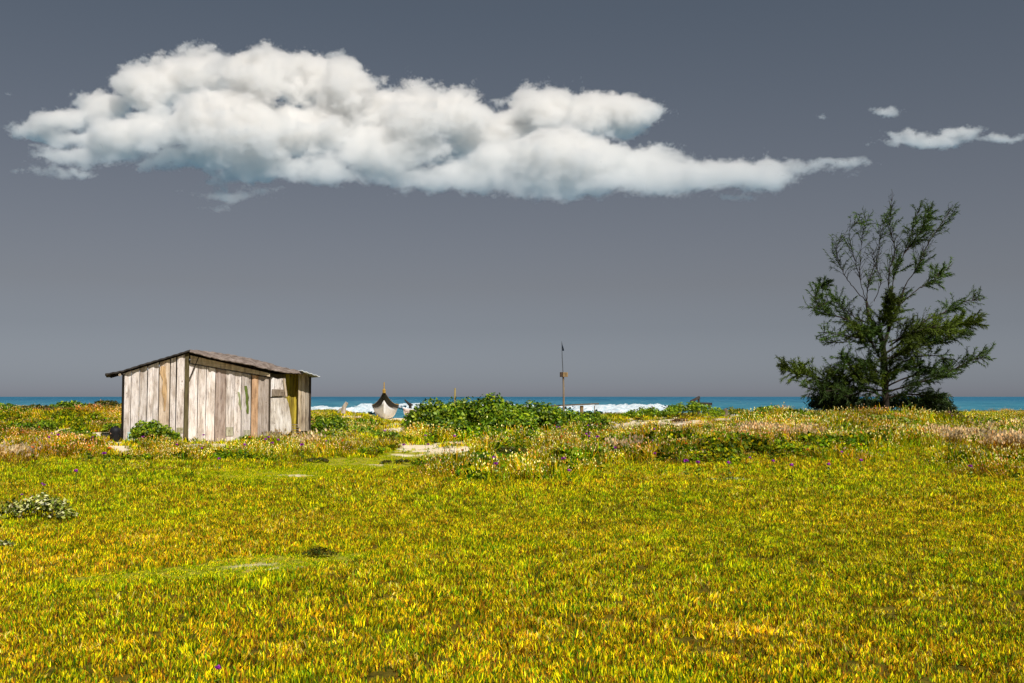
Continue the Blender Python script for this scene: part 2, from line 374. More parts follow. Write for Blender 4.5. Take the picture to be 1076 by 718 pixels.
def cloud():
    D = 1500.0; s = D / F
    g = bpy.data.node_groups.new('cloud_volume', 'GeometryNodeTree')
    g.interface.new_socket('Geometry', in_out='INPUT', socket_type='NodeSocketGeometry')
    g.interface.new_socket('Geometry', in_out='OUTPUT', socket_type='NodeSocketGeometry')
    out = g.nodes.new('NodeGroupOutput'); g.nodes.new('NodeGroupInput')
    pos = g.nodes.new('GeometryNodeInputPosition').outputs[0]
    def vm(op, a, b=None):
        n = g.nodes.new('ShaderNodeVectorMath'); n.operation = op
        for i, v in enumerate((a, b)):
            if v is None: continue
            if hasattr(v, 'links'): g.links.new(v, n.inputs[i])
            else: n.inputs[i].default_value = v
        return n.outputs[1] if op == 'LENGTH' else n.outputs[0]
    def mt(op, a, b=None, c=None):
        return mnode(g, op, a, b, c)
    def nz(scale, detail, rough, vec, dist=0):
        n = g.nodes.new('ShaderNodeTexNoise'); n.inputs['Scale'].default_value = scale; n.inputs['Detail'].default_value = detail
        n.inputs['Roughness'].default_value = rough; n.inputs['Distortion'].default_value = dist; g.links.new(vec, n.inputs['Vector']); return n.outputs
    # swirl the space a little before measuring
    wv = nz(.018, 2, .5, pos)[1]
    wp = vm('ADD', pos, vm('MULTIPLY', vm('SUBTRACT', wv, (.5, .5, .5)), (44, 30, 26)))
    wv2 = nz(.06, 2, .5, pos)[1]
    wp = vm('ADD', wp, vm('MULTIPLY', vm('SUBTRACT', wv2, (.5, .5, .5)), (16, 16, 14)))
    # the whole bank leans back, its foot nearest to us, so the sun reaches the foot too
    sp_ = g.nodes.new('ShaderNodeSeparateXYZ'); g.links.new(wp, sp_.inputs[0])
    cb_ = g.nodes.new('ShaderNodeCombineXYZ'); g.links.new(sp_.outputs[0], cb_.inputs[0]); g.links.new(sp_.outputs[2], cb_.inputs[2])
    g.links.new(mt('SUBTRACT', sp_.outputs[1], mt('MULTIPLY', mt('SUBTRACT', sp_.outputs[2], 225.0), .52)), cb_.inputs[1])
    wp = cb_.outputs[0]
    acc = None
    for (cx, cy_, rx, rz) in BIG:
        ry = min(rx, rz) * .8 + 3
        yo = random.uniform(-1, 1 if cy_ < 160 else -.3) * ry * .85; far = 1 + (.52 * (134 - cy_) + yo) / F
        q = vm('MULTIPLY', vm('SUBTRACT', wp, ((cx - 538) * far, yo, (359 - cy_ + 3) * far)), (1 / rx, 1 / ry, 1 / rz))
        d = mt('MULTIPLY', mt('SUBTRACT', 1.0, vm('LENGTH', q)), min(1.0, .35 + rz / 26) )
        acc = d if acc is None else mt('SMOOTH_MAX', acc, d, .12)
    spos = vm('MULTIPLY', pos, (.85, 1.0, 1.35))
    b1 = nz(.026, 6, .55, spos)[0]
    b2 = nz(.060, 6, .70, spos)[0]
    # billows: folded noise makes round cauliflower lumps
    f1 = mt('MULTIPLY', mt('ABSOLUTE', mt('SUBTRACT', b1, .5)), 2.0)
    f2 = mt('MULTIPLY', mt('ABSOLUTE', mt('SUBTRACT', b2, .5)), 2.0)
    b3 = nz(.23, 3, .6, pos)[0]
    f3 = mt('MULTIPLY', mt('ABSOLUTE', mt('SUBTRACT', b3, .5)), 2.0)
    e = mt('ADD', mt('ADD', acc, .05), mt('MULTIPLY', mt('SUBTRACT', b1, .50), 1.45))
    e = mt('SUBTRACT', e, mt('MULTIPLY', mt('SUBTRACT', .24, f1), .55))
    e = mt('SUBTRACT', e, mt('MULTIPLY', mt('SUBTRACT', .22, f2), .95))
    e = mt('SUBTRACT', e, mt('MULTIPLY', mt('SUBTRACT', .18, f3), .40))
    dens = mnode(g, 'MULTIPLY', mt('ADD', e, .05), 8.0, clamp=True)
    dens = mt('MULTIPLY', dens, mnode(g, 'ADD', .30, mt('MULTIPLY', e, 2.6), clamp=True))
    # the flat base thins out into haze
    sz = g.nodes.new('ShaderNodeSeparateXYZ'); g.links.new(pos, sz.inputs[0])
    fz = mnode(g, 'DIVIDE', mt('SUBTRACT', sz.outputs[2], 146.0), 85.0, clamp=True)
    dens = mt('MULTIPLY', dens, mt('ADD', .35, mt('MULTIPLY', fz, .65)))
    vc = g.nodes.new('GeometryNodeVolumeCube')
    g.links.new(dens, vc.inputs['Density'])
    vc.inputs['Min'].default_value = (-545, -150, 120); vc.inputs['Max'].default_value = (565, 150, 335)
    vc.inputs['Resolution X'].default_value = 1000; vc.inputs['Resolution Y'].default_value = 180; vc.inputs['Resolution Z'].default_value = 200
    m = bpy.data.materials.new('cloud'); m.use_nodes = True; t = m.node_tree; t.nodes.clear()
    o_ = t.nodes.new('ShaderNodeOutputMaterial'); pv = t.nodes.new('ShaderNodeVolumePrincipled')
    pv.inputs['Color'].default_value = (.992, .987, .979, 1); pv.inputs['Density'].default_value = .25; pv.inputs['Anisotropy'].default_value = 0.35
    t.links.new(pv.outputs[0], o_.inputs['Volume'])
    sm = g.nodes.new('GeometryNodeSetMaterial'); sm.inputs['Material'].default_value = m
    g.links.new(vc.outputs[0], sm.inputs[0]); g.links.new(sm.outputs[0], out.inputs[0])
    vd = bpy.data.volumes.new('cloud'); o = bpy.data.objects.new('clouds', vd); link(o)
    vd.materials.append(m)
    o.rotation_euler = (PITCH, 0, 0); o.scale = (s, s, s); o.location = (0, D * CP, EYE + D * SP)
    md = o.modifiers.new('cloud', 'NODES'); md.node_group = g
    tag(o, kind='structure')
cloud()

# ------------------------------------------------------------------ the hut
HA = R(21.5)
A = P(129.5, 466, 31.5); AX, AY = A.x, A.y
HZ = gz(AX + 2, AY + .5) - .02
du = Vector((math.cos(HA), math.sin(HA), 0)); dv = Vector((-math.sin(HA), math.cos(HA), 0))
def HU(px, v):
    o = Vector((AX, AY, 0)) + dv * v; k = (px - 538) / F * (1 + 0)   # bearing (pitch effect is tiny)
    return (k * o.y - o.x) / (du.x - k * du.y)
def HP(px, py, v):
    """local (u, v, z) of a photo pixel on the hut plane at depth v"""
    u = HU(px, v); w_ = Vector((AX, AY, 0)) + dv * v + du * u
    r = ray(px, py); return (u, v, EYE + r.z / r.y * w_.y - HZ)
hut = thing('wooden_hut', 'weathered grey plank beach hut with sagging dark roof standing on the field', 'hut', (AX, AY, HZ), HA)
g0 = (.92, .89, .885)
def sc_(c, k): return tuple(x * k for x in c)
def plankwall(mb, edges, top, bot, v, cols, th=.025, gap=.012):
    for i in range(len(edges) - 1):
        x0, x1 = edges[i], edges[i + 1]; c = cols[i]
        if c is None: continue
        vv = v + random.uniform(-.012, .012)
        a = HP(x0, top(x0), v); b = HP(x1, top(x1), v)
        u0 = a[0] + gap * random.uniform(.2, 1.3); u1 = b[0] - gap * random.uniform(.2, 1.3)
        z0 = HP((x0 + x1) / 2, bot((x0 + x1) / 2), v)[2] + random.uniform(-.05, .03); z0 = min(z0, .03)
        lean = random.uniform(-.012, .012)
        mb.hexa([(u0, vv, z0), (u1, vv, z0), (u1, vv + th, z0), (u0, vv + th, z0)],
                [(u0 + lean, vv, a[2]), (u1 + lean, vv, b[2]), (u1 + lean, vv + th, b[2]), (u0 + lean, vv + th, a[2])], c)
lin = lambda pts: (lambda x: float(np.interp(x, [p[0] for p in pts], [p[1] for p in pts])))
topL = lin([(126, 393.6), (198, 371.5)])
botF = lin([(128, 467), (160, 464), (198, 461), (240, 461.5), (285, 460), (325, 453.5)])
mb = MB()
plankwall(mb, [128.4, 137.9, 146.8, 155.3, 161.5, 167.5, 178.3], topL, botF, 0,
          [sc_(g0, 1.1), sc_(g0, 1.05), sc_(g0, .95), sc_(g0, 1.12), sc_(g0, .98), (.88, .76, .62)])
plankwall(mb, [179.6, 185.4], topL, botF, 0, [sc_(g0, 1.08)])
plankwall(mb, [185.6, 194.2], topL, lambda x: 455, -.02, [sc_(g0, 1.12)])
plankwall(mb, [186.2, 190, 194], lambda x: 454, botF, .0, [(.30, .25, .16), (.24, .2, .14)])
topR = lin([(198, 382.3), (220, 386.3), (283.5, 397.3)])
plankwall(mb, [198.9, 208, 217, 226.5, 238, 246.5, 254, 264.3, 271.5, 282.8], topR, botF, 0,
          [sc_(g0, 1.2), sc_(g0, 1.15), sc_(g0, 1.22), (.54, .46, .42), sc_(g0, 1.02), sc_(g0, 1.12), sc_(g0, .85), (.80, .54, .34), (.60, .54, .50)])
mb.build('front_wall', M_plank, hut)
# offcuts nailed on the front, stains
def patch(x0, x1, y0, y1, v, c, th=.015):
    mb = MB(); a = HP(x0, y0, v); b = HP(x1, y1, v); mb.box(a[0], b[0], v - th, v, b[2], a[2], c); mb.build('offcut', M_plank, hut)
patch(186.5, 193.5, 449.5, 455, -.024, (.58, .60, .42)); patch(238.5, 246, 449, 458, -.02, (.60, .62, .48)); patch(257, 264, 452, 459.5, -.02, (.60, .61, .50))
def stain(name, pts, r, col):
    m = MB(); 
    n = len(pts)
    L = []; Rr = []
    for i, (x, y) in enumerate(pts):
        L.append(Vector(HP(x - r[i], y, -.0)) + Vector((0, -.019, 0))); Rr.append(Vector(HP(x + r[i], y, -.0)) + Vector((0, -.019, 0)))
    for i in range(n - 1): m.poly([L[i], L[i + 1], Rr[i + 1], Rr[i]], col)
    o = m.build(name, M_plank, hut); sd = o.modifiers.new('thick', 'SOLIDIFY'); sd.thickness = .003; return o
o = stain('moss_stain', [(258.2, 405.5), (258.8, 409), (259.3, 413), (260.3, 418), (259.9, 423), (260.8, 428), (260.6, 432), (261, 435)], [1.3, 1.7, 1.4, 1.7, 1.5, 1.2, 1.5, .9], (.17, .24, .055)); o['label'] = 'vertical streak of bright green moss'
stain('moss_stain', [(250.8, 412), (251.6, 415), (252.4, 419), (252.2, 424), (253.2, 427), (254, 431)], [.9, 1.3, .9, 1.4, 1.0, .7], (.42, .48, .28))
stain('rust_stain', [(171.5, 385), (171, 392), (173.5, 400), (173, 412), (174, 420), (173.5, 432)], [2.4, 3.2, 2.0, 2.8, 1.4, .8], (.80, .58, .33))
# posts, fascia, brace
mb = MB(); a = HP(194.3, 371.5, -.06); b = HP(198.7, 461, -.06)
mb.box(a[0], b[0], -.06, .04, b[2], a[2], (.17, .15, .075)); o = mb.build('corner_post', M_plank, hut, bevel=.006)
mb = MB()
f0, f1_, f2_, f3 = HP(200, 381.5, -.075), HP(283.8, 396, -.075), HP(283.8, 392.4, -.075), HP(200, 373.6, -.075)
mb.hexa([f0, f1_, (f1_[0], -.015, f1_[2]), (f0[0], -.015, f0[2])], [f3, f2_, (f2_[0], -.015, f2_[2]), (f3[0], -.015, f3[2])], (.86, .76, .58))
mb.build('fascia_board', M_beam, hut)
mb = MB(); mb.bar(HP(208.7, 375, -.07), HP(199.3, 398, -.07), .03, .03, (.05, .04, .03)); mb.build('brace', M_drift, hut)
for px_, c in ((271.6, (.15, .12, .09)), (283.6, (.10, .08, .06)), (179, (.2, .18, .15)), (227, (.08, .06, .05))):
    mb = MB(); a = HP(px_, topR(px_) - 5 if px_ > 198 else topL(px_), .03); b = HP(px_, botF(px_), .03); mb.box(a[0] - .04, a[0] + .04, .03, .10, b[2], a[2], c); mb.build('wall_frame', M_plank, hut)
# side walls and back wall
LW = HU(325.5, 0) ; DEP = 3.9
zt = HP(128.4, 393.6, 0)[2]; zr = HP(322, 394, .3)[2]
mb = MB()
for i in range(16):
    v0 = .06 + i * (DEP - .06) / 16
    mb.box(-.035, -.01, v0 + .005, v0 + (DEP - .06) / 16 - .005, -.05, zt - .03, sc_((.10, .085, .06), random.uniform(.7, 1.2)))  # planks coloured dark, the shade of this wall put into the tint
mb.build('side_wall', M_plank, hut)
mb = MB(); mb.box(-.075, .0, -.035, .055, -.1, zt + .0, (.02, .017, .012)); mb.build('corner_post', M_plank, hut)  # near-black colour paints this post as its shaded side
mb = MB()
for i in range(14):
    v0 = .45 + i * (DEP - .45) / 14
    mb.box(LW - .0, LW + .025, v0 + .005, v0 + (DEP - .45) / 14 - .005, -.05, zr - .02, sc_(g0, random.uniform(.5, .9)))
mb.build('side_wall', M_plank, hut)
mb = MB(); nb = 34; zp = HP(198, 371.5, 0)[2]; up_ = HU(198, 0)
for i in range(nb):
    u0 = LW * i / nb; um = u0 + LW / nb / 2
    z1 = np.interp(um, [0, up_, LW], [zt, zp, zr]) - .04
    mb.box(u0 + .004, u0 + LW / nb - .004, DEP, DEP + .025, -.05, z1, sc_(g0, random.uniform(.5, .9)))
mb.build('back_wall', M_plank, hut)
# recessed porch on the right: mossy wall, leaning door panels, slats, outer panel
mb = MB(); ub = HU(283.6, 0)
for i, (x0, x1) in enumerate(((283, 292), (292, 300), (300.3, 304.5), (304.7, 309), (309.2, 313.6))):
    c = [(.3, .27, .2), (.3, .27, .2), (.70, .60, .07), (.50, .42, .06), (.74, .60, .07)][i]
    a = HP(x0, 393, .55); b = HP(x1, 456, .55); mb.box(a[0], b[0], .55, .575, b[2], a[2], c)
mb.build('mossy_wall', M_plank, hut)
mb = MB(); mb.box(ub - .01, ub + .015, .10, .55, 0, HP(283.6, 394, 0)[2], (.09, .075, .06)); mb.build('porch_side', M_plank, hut)
def slab(name, pts, v0, v1, c, th=.03, mat=M_plank, label=None):
    """flat panel from photo pixels; lower edge at depth v0, upper at v1"""
    ys = [p[1] for p in pts]; ymin, ymax = min(ys), max(ys); m = MB(); fr = []; bk = []
    for x, y in pts:
        v = v1 + (v0 - v1) * (y - ymin) / (ymax - ymin + 1e-6); q = HP(x, y, v); fr.append(q); bk.append((q[0], q[1] + th, q[2]))
    m.poly(fr, c); m.poly(bk[::-1], c); n = len(fr)
    for i in range(n): j = (i + 1) % n; m.poly([fr[j], fr[i], bk[i], bk[j]], c)
    o = m.build(name, mat, hut)
    if label: o['label'] = label
    return o
slab('door_panel', [(284.2, 418.5), (301, 418), (303.5, 424), (306.5, 440), (307.5, 452), (303, 457), (299, 458), (285, 459)], .02, .05, (.95, .93, .88), label='pale bleached lower door panel with a bowed edge')
slab('door_panel', [(284.4, 396), (292, 398.5), (300, 397), (301.2, 416.6), (284.4, 417.2)], .06, .10, (.95, .93, .92), label='whitish patched upper door panel')
slab('door_rail', [(286, 409), (299, 409.5), (299.4, 416), (286, 416.2)], .03, .05, (.36, .31, .25))
slab('door_rail', [(297.3, 398), (299.6, 397.6), (302.6, 417), (300.4, 417.2)], .01, .03, (.72, .62, .48))
slab('tin_scrap', [(284.5, 453.5), (297, 454), (297, 460), (284.5, 460)], -.02, -.01, (.30, .25, .18))
mb = MB()
for i in range(5):
    y = 446 + i * 2.6; a = HP(307.3, y, .2 - i * .03); b = HP(315.6, y + .7, .2 - i * .03)
    mb.bar(a, b, .08, .022, (.52, .48, .40), side=(0, 1, 0))
mb.build('step_slats', M_plank, hut)
mb = MB()
for x0, x1, c in ((313.6, 317.4, (.74, .64, .46)), (317.4, 321.4, (.66, .58, .46)), (321.4, 325.2, (.50, .45, .37))):
    a = HP(x0, 391.5, .30); b = HP(x1, 391.5, .30); d = HP((x0 + x1) / 2, 453, .30)[2]
    mb.box(a[0] + .004, b[0] - .004, .30, .325, d, a[2], c)
mb.build('outer_panel', M_plank, hut)
mb = MB(); a = HP(325.6, 396, .3); b = HP(325.6, 452, .3); mb.box(a[0], a[0] + .05, .28, .4, b[2], a[2], (.07, .055, .045)); mb.build('corner_post', M_plank, hut)
# roof -----------------------------------------------------------
def roof_mat(name, cols, sc=(7, 7, 7)):
    m, t, b = newmat(name); co = t.nodes.new('ShaderNodeTexCoord').outputs['Object']
    n = noise(t, 1, 6, .7, mapping(t, co, sc)).outputs[0]
    t.links.new(ramp(t, n, [(.3, cols[0]), (.5, cols[1]), (.68, cols[2])]), b.inputs['Base Color'])
    b.inputs['Roughness'].default_value = .9; b.inputs['Specular IOR Level'].default_value = .15; bump(t, n, .7, .04, b); return m
M_roof = roof_mat('roof_sheets', [(.07, .05, .04), (.22, .17, .14), (.42, .35, .31)], (5, 9, 9))
M_roof_shade = roof_mat('dark_roof_sheet', [(.015, .013, .012), (.04, .034, .03), (.08, .07, .06)], (5, 9, 9))  # left roof colours darkened to stand for its shaded edge and underside
M_tin = roof_mat('pale_sheet', [(.30, .32, .34), (.55, .57, .58), (.75, .76, .76)], (6, 6, 6))
rf = MB()
# left slope: thin corrugated sheet, seen from below
NU, NV = 70, 14
xs = np.linspace(110.5, 199.5, NU + 1); tl = lin([(110.5, 392.8), (128, 389.6), (150, 382.5), (175, 375.2), (199.5, 367.6)])
def roofgrid(fn, nu, nv, th, name, mat, bright=(.5, .5, .5)):
    V = []
    for j in range(nv + 1):
        for i in range(nu + 1): V.append(fn(i / nu, j / nv))
    V = np.array(V); top = V.copy(); low = V.copy(); low[:, 2] -= th
    n = len(V); q = np.arange(n).reshape(nv + 1, nu + 1)
    f = [[q[j, i], q[j, i + 1], q[j + 1, i + 1], q[j + 1, i]] for j in range(nv) for i in range(nu)]
    f += [[n + a for a in x[::-1]] for x in f]
    for i in range(nu): f.append([q[0, i], n + q[0, i], n + q[0, i + 1], q[0, i + 1]]); f.append([q[nv, i + 1], n + q[nv, i + 1], n + q[nv, i], q[nv, i]])
    for j in range(nv): f.append([q[j, 0], q[j + 1, 0], n + q[j + 1, 0], n + q[j, 0]]); f.append([q[j, nu], n + q[j, nu], n + q[j + 1, nu], q[j + 1, nu]])
    return mobj(name, fastmesh(name, np.vstack([top, low]), np.array(f)), mat, hut)
def left_roof(s, t_):
    x = 110.5 + (199.5 - 110.5) * s; u, _, z = HP(x, tl(x), -.14)
    v = -.14 + t_ * (DEP + .4) + .03 * math.sin(s * 37) * (t_ == 0)
    return (u, v, z + .02 * math.sin(u * 2 * math.pi / .18 * 0 + v * 9) * .6 + .006 * math.sin(u * 31))
o = roofgrid(left_roof, NU, NV, .05, 'roof', M_roof_shade)
# right slope: heavier patched sheets whose front edge droops towards the field
rt = lin([(199, 367.4), (220, 369.2), (240, 372.2), (260, 376), (283, 381.3), (292, 385), (310, 388.4), (319, 390.3)])
rb = lin([(199, 369.2), (220, 374.8), (240, 379), (260, 382.4), (283, 387.8), (300, 391), (319, 392.6)])
def right_roof(s, t_):
    x = 199 + (319 - 199) * s
    jag = (N1.fbm(x / 2., .3, 4) - .5) * 3.2
    if t_ < .2:
        k = t_ / .2; ov = -.32 + .26 * float(sstep(276, 292, x)); fa = HP(x, rb(x) + jag * .5 * (1 - k), ov); bk = HP(x, rt(x) + (N2.fbm(x / 5., 1.3, 3) - .5) * 1.2, .55)
        u = fa[0] * (1 - k) + bk[0] * k; return (u, ov + k * (.55 - ov) + .05 * jag * (1 - k), fa[2] * (1 - k) + bk[2] * k + .008 * math.sin(u * 26) * k)
    bk = HP(x, rt(x) + (N2.fbm(x / 5., 1.3, 3) - .5) * 1.2, .55); k = (t_ - .2) / .8
    return (bk[0], .55 + k * (DEP - .3), bk[2] - .1 * k + .008 * math.sin(bk[0] * 26))
roofgrid(right_roof, 90, 15, .04, 'roof', M_roof)
def tin(s, t_):
    x = 317 + 19.5 * s; y = 389.3 + 6.2 * s; q = HP(x, y, -.2); return (q[0], -.2 + t_ * (DEP + .2), q[2] + .03 * t_ + .012 * math.sin(q[0] * 40))
o = roofgrid(tin, 20, 4, .035, 'roof_sheet', M_tin); o['label'] = 'pale bright metal sheet at the low right eave'
mb = MB()   # rafters under the sheets, coloured near black for the shade beneath the roof
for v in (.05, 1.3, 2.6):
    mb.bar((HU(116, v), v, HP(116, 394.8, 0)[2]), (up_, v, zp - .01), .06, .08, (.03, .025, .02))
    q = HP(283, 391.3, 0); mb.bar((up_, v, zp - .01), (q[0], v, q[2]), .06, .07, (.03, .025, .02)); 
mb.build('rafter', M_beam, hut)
mb = MB(); c = HP(126, 394, -.09); mb.tube([(c[0], -.12, c[2]), (c[0], .05, c[2])], .045, 8, (.55, .5, .42)); mb.build('purlin_end', M_plank, hut)
mb = MB(); mb.box(.03, LW - .1, .62, DEP - .05, .02, .06, (.2, .17, .12)); mb.build('floor_boards', M_beam, hut)

# ------------------------------------------------------------------ things round the hut
M_black = plain('black_plastic', (.012, .012, .014), .6, .25, .4, 5)
bp = P(121, 466.5, 31.2); bz = gz(bp.x, bp.y)
t = thing('barrel', 'black round drum lying beside the left corner of the plank hut', 'barrel', (bp.x, bp.y, bz))
mb = MB(); prof = [(0, .0), (.10, .01), (.155, .06), (.17, .16), (.172, .17), (.165, .27), (.172, .3), (.15, .40), (.10, .44), (.05, .45)]
mb.tube([(0, 0, z) for r_, z in prof], [max(r_, .01) for r_, z in prof], 18, (0, 0, 0)); mb.build('drum', M_black, t, True)
mb = MB(); mb.tube([(0, 0, .45), (0, 0, .49)], [.045, .04], 10); mb.build('cap', M_black, t)
mb = MB(); mb.tube([(.0, -.172, .18), (0, -.20, .24), (0, -.172, .30)], .012, 6); mb.build('handle', M_black, t)
M_cyan = plain('pale_blue_plastic', (.48, .70, .70), .5, .3, .12, 4)
bp = P(137.7, 464, 31.4)
t = thing('plastic_crate', 'pale blue plastic crate standing against the left end of the hut front', 'crate', (bp.x, bp.y, gz(bp.x, bp.y) + .0), HA)
mb = MB(); a_, h_, th = .10, .33, .012
mb.box(-a_, a_, -.08, .08, 0, th); mb.box(-a_, a_, -.08, -.08 + th, th, h_); mb.box(-a_, a_, .08 - th, .08, th, h_)
mb.box(-a_, -a_ + th, -.08 + th, .08 - th, th, h_); mb.box(a_ - th, a_, -.08 + th, .08 - th, th, h_); mb.build('body', M_cyan, t)
mb = MB(); mb.box(-a_ - .01, a_ + .01, -.09, -.081, h_ - .04, h_ + .003); mb.box(-a_ - .01, a_ + .01, .081, .09, h_ - .04, h_ + .003); mb.build('rim', M_cyan, t)

# ------------------------------------------------------------------ boats
def hull(L, W, H, bowrise, keel=.0, sheer=.25):
    """bow at y=0 pointing -Y, stern at y=L. returns rows of (x,y,z) from keel to gunwale (one side)"""
    rows = []
    for i in range(25):
        s = i / 24; w_ = W / 2 * min(1, (1 - (1 - min(s / .55, 1)) ** 2.2)) * (1 - .22 * max(0, (s - .6) / .4) ** 2)
        fb = .58 + .22 * min(1, s / .25); top = H + bowrise * (1 - s) ** 8 + sheer * .25 * s * s; kz = .55 * H * max(0, 1 - s / .16) ** 2 * .9
        row = []
        for k in range(9):
            q = k / 5 * fb if k <= 5 else fb + (1 - fb) * (k - 5) / 3; row.append((w_ * (q ** .30), L * s - (.03 * L) * q * (1 - s) ** 3, kz + (top - kz) * q))
        rows.append(row)
    return rows
def make_boat(name, label, loc, rz, L, W, H, bowrise, low, band, trim, sc=1, stem=True):
    t = thing(name, label, 'boat', loc, rz)
    rows = hull(L, W, H, bowrise)
    for part, k0, k1, mat in (('hull', 0, 5, low), ('sheer_band', 5, 8, band)):
        V = []; Fc = []
        for sgn in (1, -1):
            b0 = len(V)
            for r_ in rows:
                for k in range(k0, k1 + 1): x, y, z = r_[k]; V.append((sgn * x * (1.03 if part == 'sheer_band' else 1), y - (.02 if part == 'sheer_band' else 0), z))
            m_ = k1 - k0 + 1
            for i in range(24):
                for k in range(k1 - k0):
                    q = [b0 + i * m_ + k, b0 + i * m_ + k + 1, b0 + (i + 1) * m_ + k + 1, b0 + (i + 1) * m_ + k]; Fc.append(q if sgn > 0 else q[::-1])
        b0 = len(V); last = rows[-1]                                     # transom
        for k in range(k0, k1 + 1): x, y, z = last[k]; V += [(x, y, z), (-x, y, z)]
        for k in range(k1 - k0): Fc.append([b0 + 2 * k, b0 + 2 * k + 1, b0 + 2 * k + 3, b0 + 2 * k + 2])
        o = mobj(part, fastmesh(part, V, np.array(Fc), smooth=False), mat, t)
        sd = o.modifiers.new('thick', 'SOLIDIFY'); sd.thickness = .03
    mb = MB()
    for sgn in (1, -1): mb.tube([(sgn * r_[8][0] * 1.03, r_[8][1] - .02, r_[8][2] + .01) for r_ in rows], .03, 6)
    mb.build('gunwale', trim, t)
    mb = MB(); mb.tube([(0, r_[0][1] - .02 if False else rows[0][k][1] - .03, rows[0][k][2]) for k, r_ in enumerate(rows[:6])], .035, 6); mb.build('stem', low, t)
    if stem:
        mb = MB(); q = rows[0][8]; mb.tube([(0, q[1] - .03, q[2] - .1), (0, q[1] - .03, q[2] + .1), (0, q[1] - .05, q[2] + .14), (0, q[1] - .05, q[2] + .52)], [.09, .10, .035, .03], 8); mb.build('bow_post', trim, t)
    for s in (7, 12, 18):
        mb = MB(); r_ = rows[s]; mb.box(-r_[7][0] * .95, r_[7][0] * .95, r_[7][1] - .12, r_[7][1] + .12, r_[7][2] - .10, r_[7][2] - .07); mb.build('thwart', trim, t)
    return t
M_hullw = plain('white_hull_paint', (.88, .87, .86), .55, .3, .08, 3)
M_band = plain('dark_sheer_paint', (.016, .014, .006), .6, .2, .3, 3)
M_trim = plain('ochre_trim_paint', (.42, .26, .05), .55, .3, .2, 3)
bp = P(403.5, 438.5, 58)
BZ = gz(bp.x, bp.y) - .02
boat = make_boat('fishing_boat', 'white fishing boat with dark band and ochre bow post, bow towards the field', (bp.x, bp.y, BZ), R(6), 7.0, 1.55, .85, .85, M_hullw, M_band, M_trim)
M_hullp = plain('faded_pink_hull', (.72, .60, .56), .6, .3, .12, 3); M_dkt = plain('dull_blue_trim', (.20, .32, .36), .6, .3, .2, 3)
bp = P(424, 438.5, 62)
make_boat('rowing_boat', 'low pale rowing boat half hidden between the white bow and the big shrub', (bp.x + .1, bp.y, gz(bp.x, bp.y) - .05), R(-68), 3.4, 1.0, .55, .12, M_hullp, M_hullp, M_hullw, stem=False)

# ------------------------------------------------------------------ pole, bench and driftwood
M_pale = wood_mat('pale_timber', (20, 20, 2), .5, .5)
D = 46.0; bp = P(592.3, 430, D); z0 = gz(bp.x, bp.y)
def zp_(py, D): return P(592, py, D).z - z0
t = thing('flag_pole', 'tall thin pole with small wooden box and dark tattered flag on top', 'pole', (bp.x, bp.y, z0))
mb = MB(); mb.tube([(0, 0, -.2), (.0, 0, zp_(410, D)), (-.02, 0, zp_(392, D))], [.05, .045, .04], 8, (.30, .24, .17)); mb.build('post', M_pale, t)
mb = MB(); mb.tube([(-.02, 0, zp_(394, D)), (-.06, 0, zp_(376, D)), (-.08, 0, zp_(359, D))], [.022, .018, .012], 6, (.12, .14, .17)); mb.build('rod', M_drift, t)
mb = MB(); mb.box(-.17, -.03, -.10, .08, zp_(396.3, D), zp_(391.2, D), (.10, .07, .05)); mb.box(-.03, .19, -.11, .07, zp_(396.2, D), zp_(391.4, D), (.42, .30, .15)); mb.build('box', M_pale, t, bevel=.008)
fl = MB(); n = 8
for i in range(n):
    z1 = zp_(360.5 + 8.3 * i / n, D); z2 = zp_(360.5 + 8.3 * (i + 1) / n, D)
    w1 = .015 + .10 * (i / n); w2 = .015 + .10 * ((i + 1) / n)
    fl.poly([(-.08, 0, z1), (-.08, 0, z2), (-.08 + w2, .03 * math.sin(i + 1), z2), (-.08 + w1, .03 * math.sin(i), z1)], (.02, .035, .06))
o = fl.build('flag', M_petal, t); sd = o.modifiers.new('t', 'SOLIDIFY'); sd.thickness = .006
D = 46.5; bp = P(611, 432, D); z1_ = gz(bp.x, bp.y)
t = thing('plank_bench', 'long narrow plank table on stubby posts beside the flag pole', 'bench', (bp.x, bp.y, z1_))
mb = MB(); a = P(579, 426.6, D) - Vector((bp.x, bp.y, z1_)); b = P(629, 424.4, D) - Vector((bp.x, bp.y, z1_)); mb.bar(a, b, .30, .06, (.20, .17, .13)); mb.build('table_top', M_beam, t)
for px_, ww in ((611, .085), (583, .06), (624.5, .02)):
    q = P(px_, 426, D) - Vector((bp.x, bp.y, z1_)); mb = MB(); mb.tube([(q.x, 0, -.25), (q.x + .01, 0, q.z - .02)], ww, 7, (.34, .24, .12)); mb.build('leg', M_pale, t)
D = 52; bp = P(735, 428, D); z1_ = gz(bp.x, bp.y); L0 = Vector((bp.x, bp.y, z1_))
t = thing('driftwood_timber', 'dark broken timber with tilted plank on the green dune crest', 'driftwood', L0)
mb = MB(); mb.bar(P(725.5, 422.4, D) - L0, P(735.2, 417.4, D) - L0, .2, .13, (.09, .075, .07)); mb.build('tilted_plank', M_drift, t)
mb = MB(); mb.bar(P(731, 424.2, D) - L0, P(748, 424.6, D) - L0, .2, .14, (.08, .065, .055)); mb.build('beam', M_drift, t)
for q in (((734, 419), (734.5, 425), (734, 436)), ((745, 425), (745.4, 430), (745.5, 436))):
    mb = MB(); mb.tube([P(a, b, D) - L0 for a, b in q], .055, 6, (.12, .1, .08)); mb.build('post', M_drift, t)
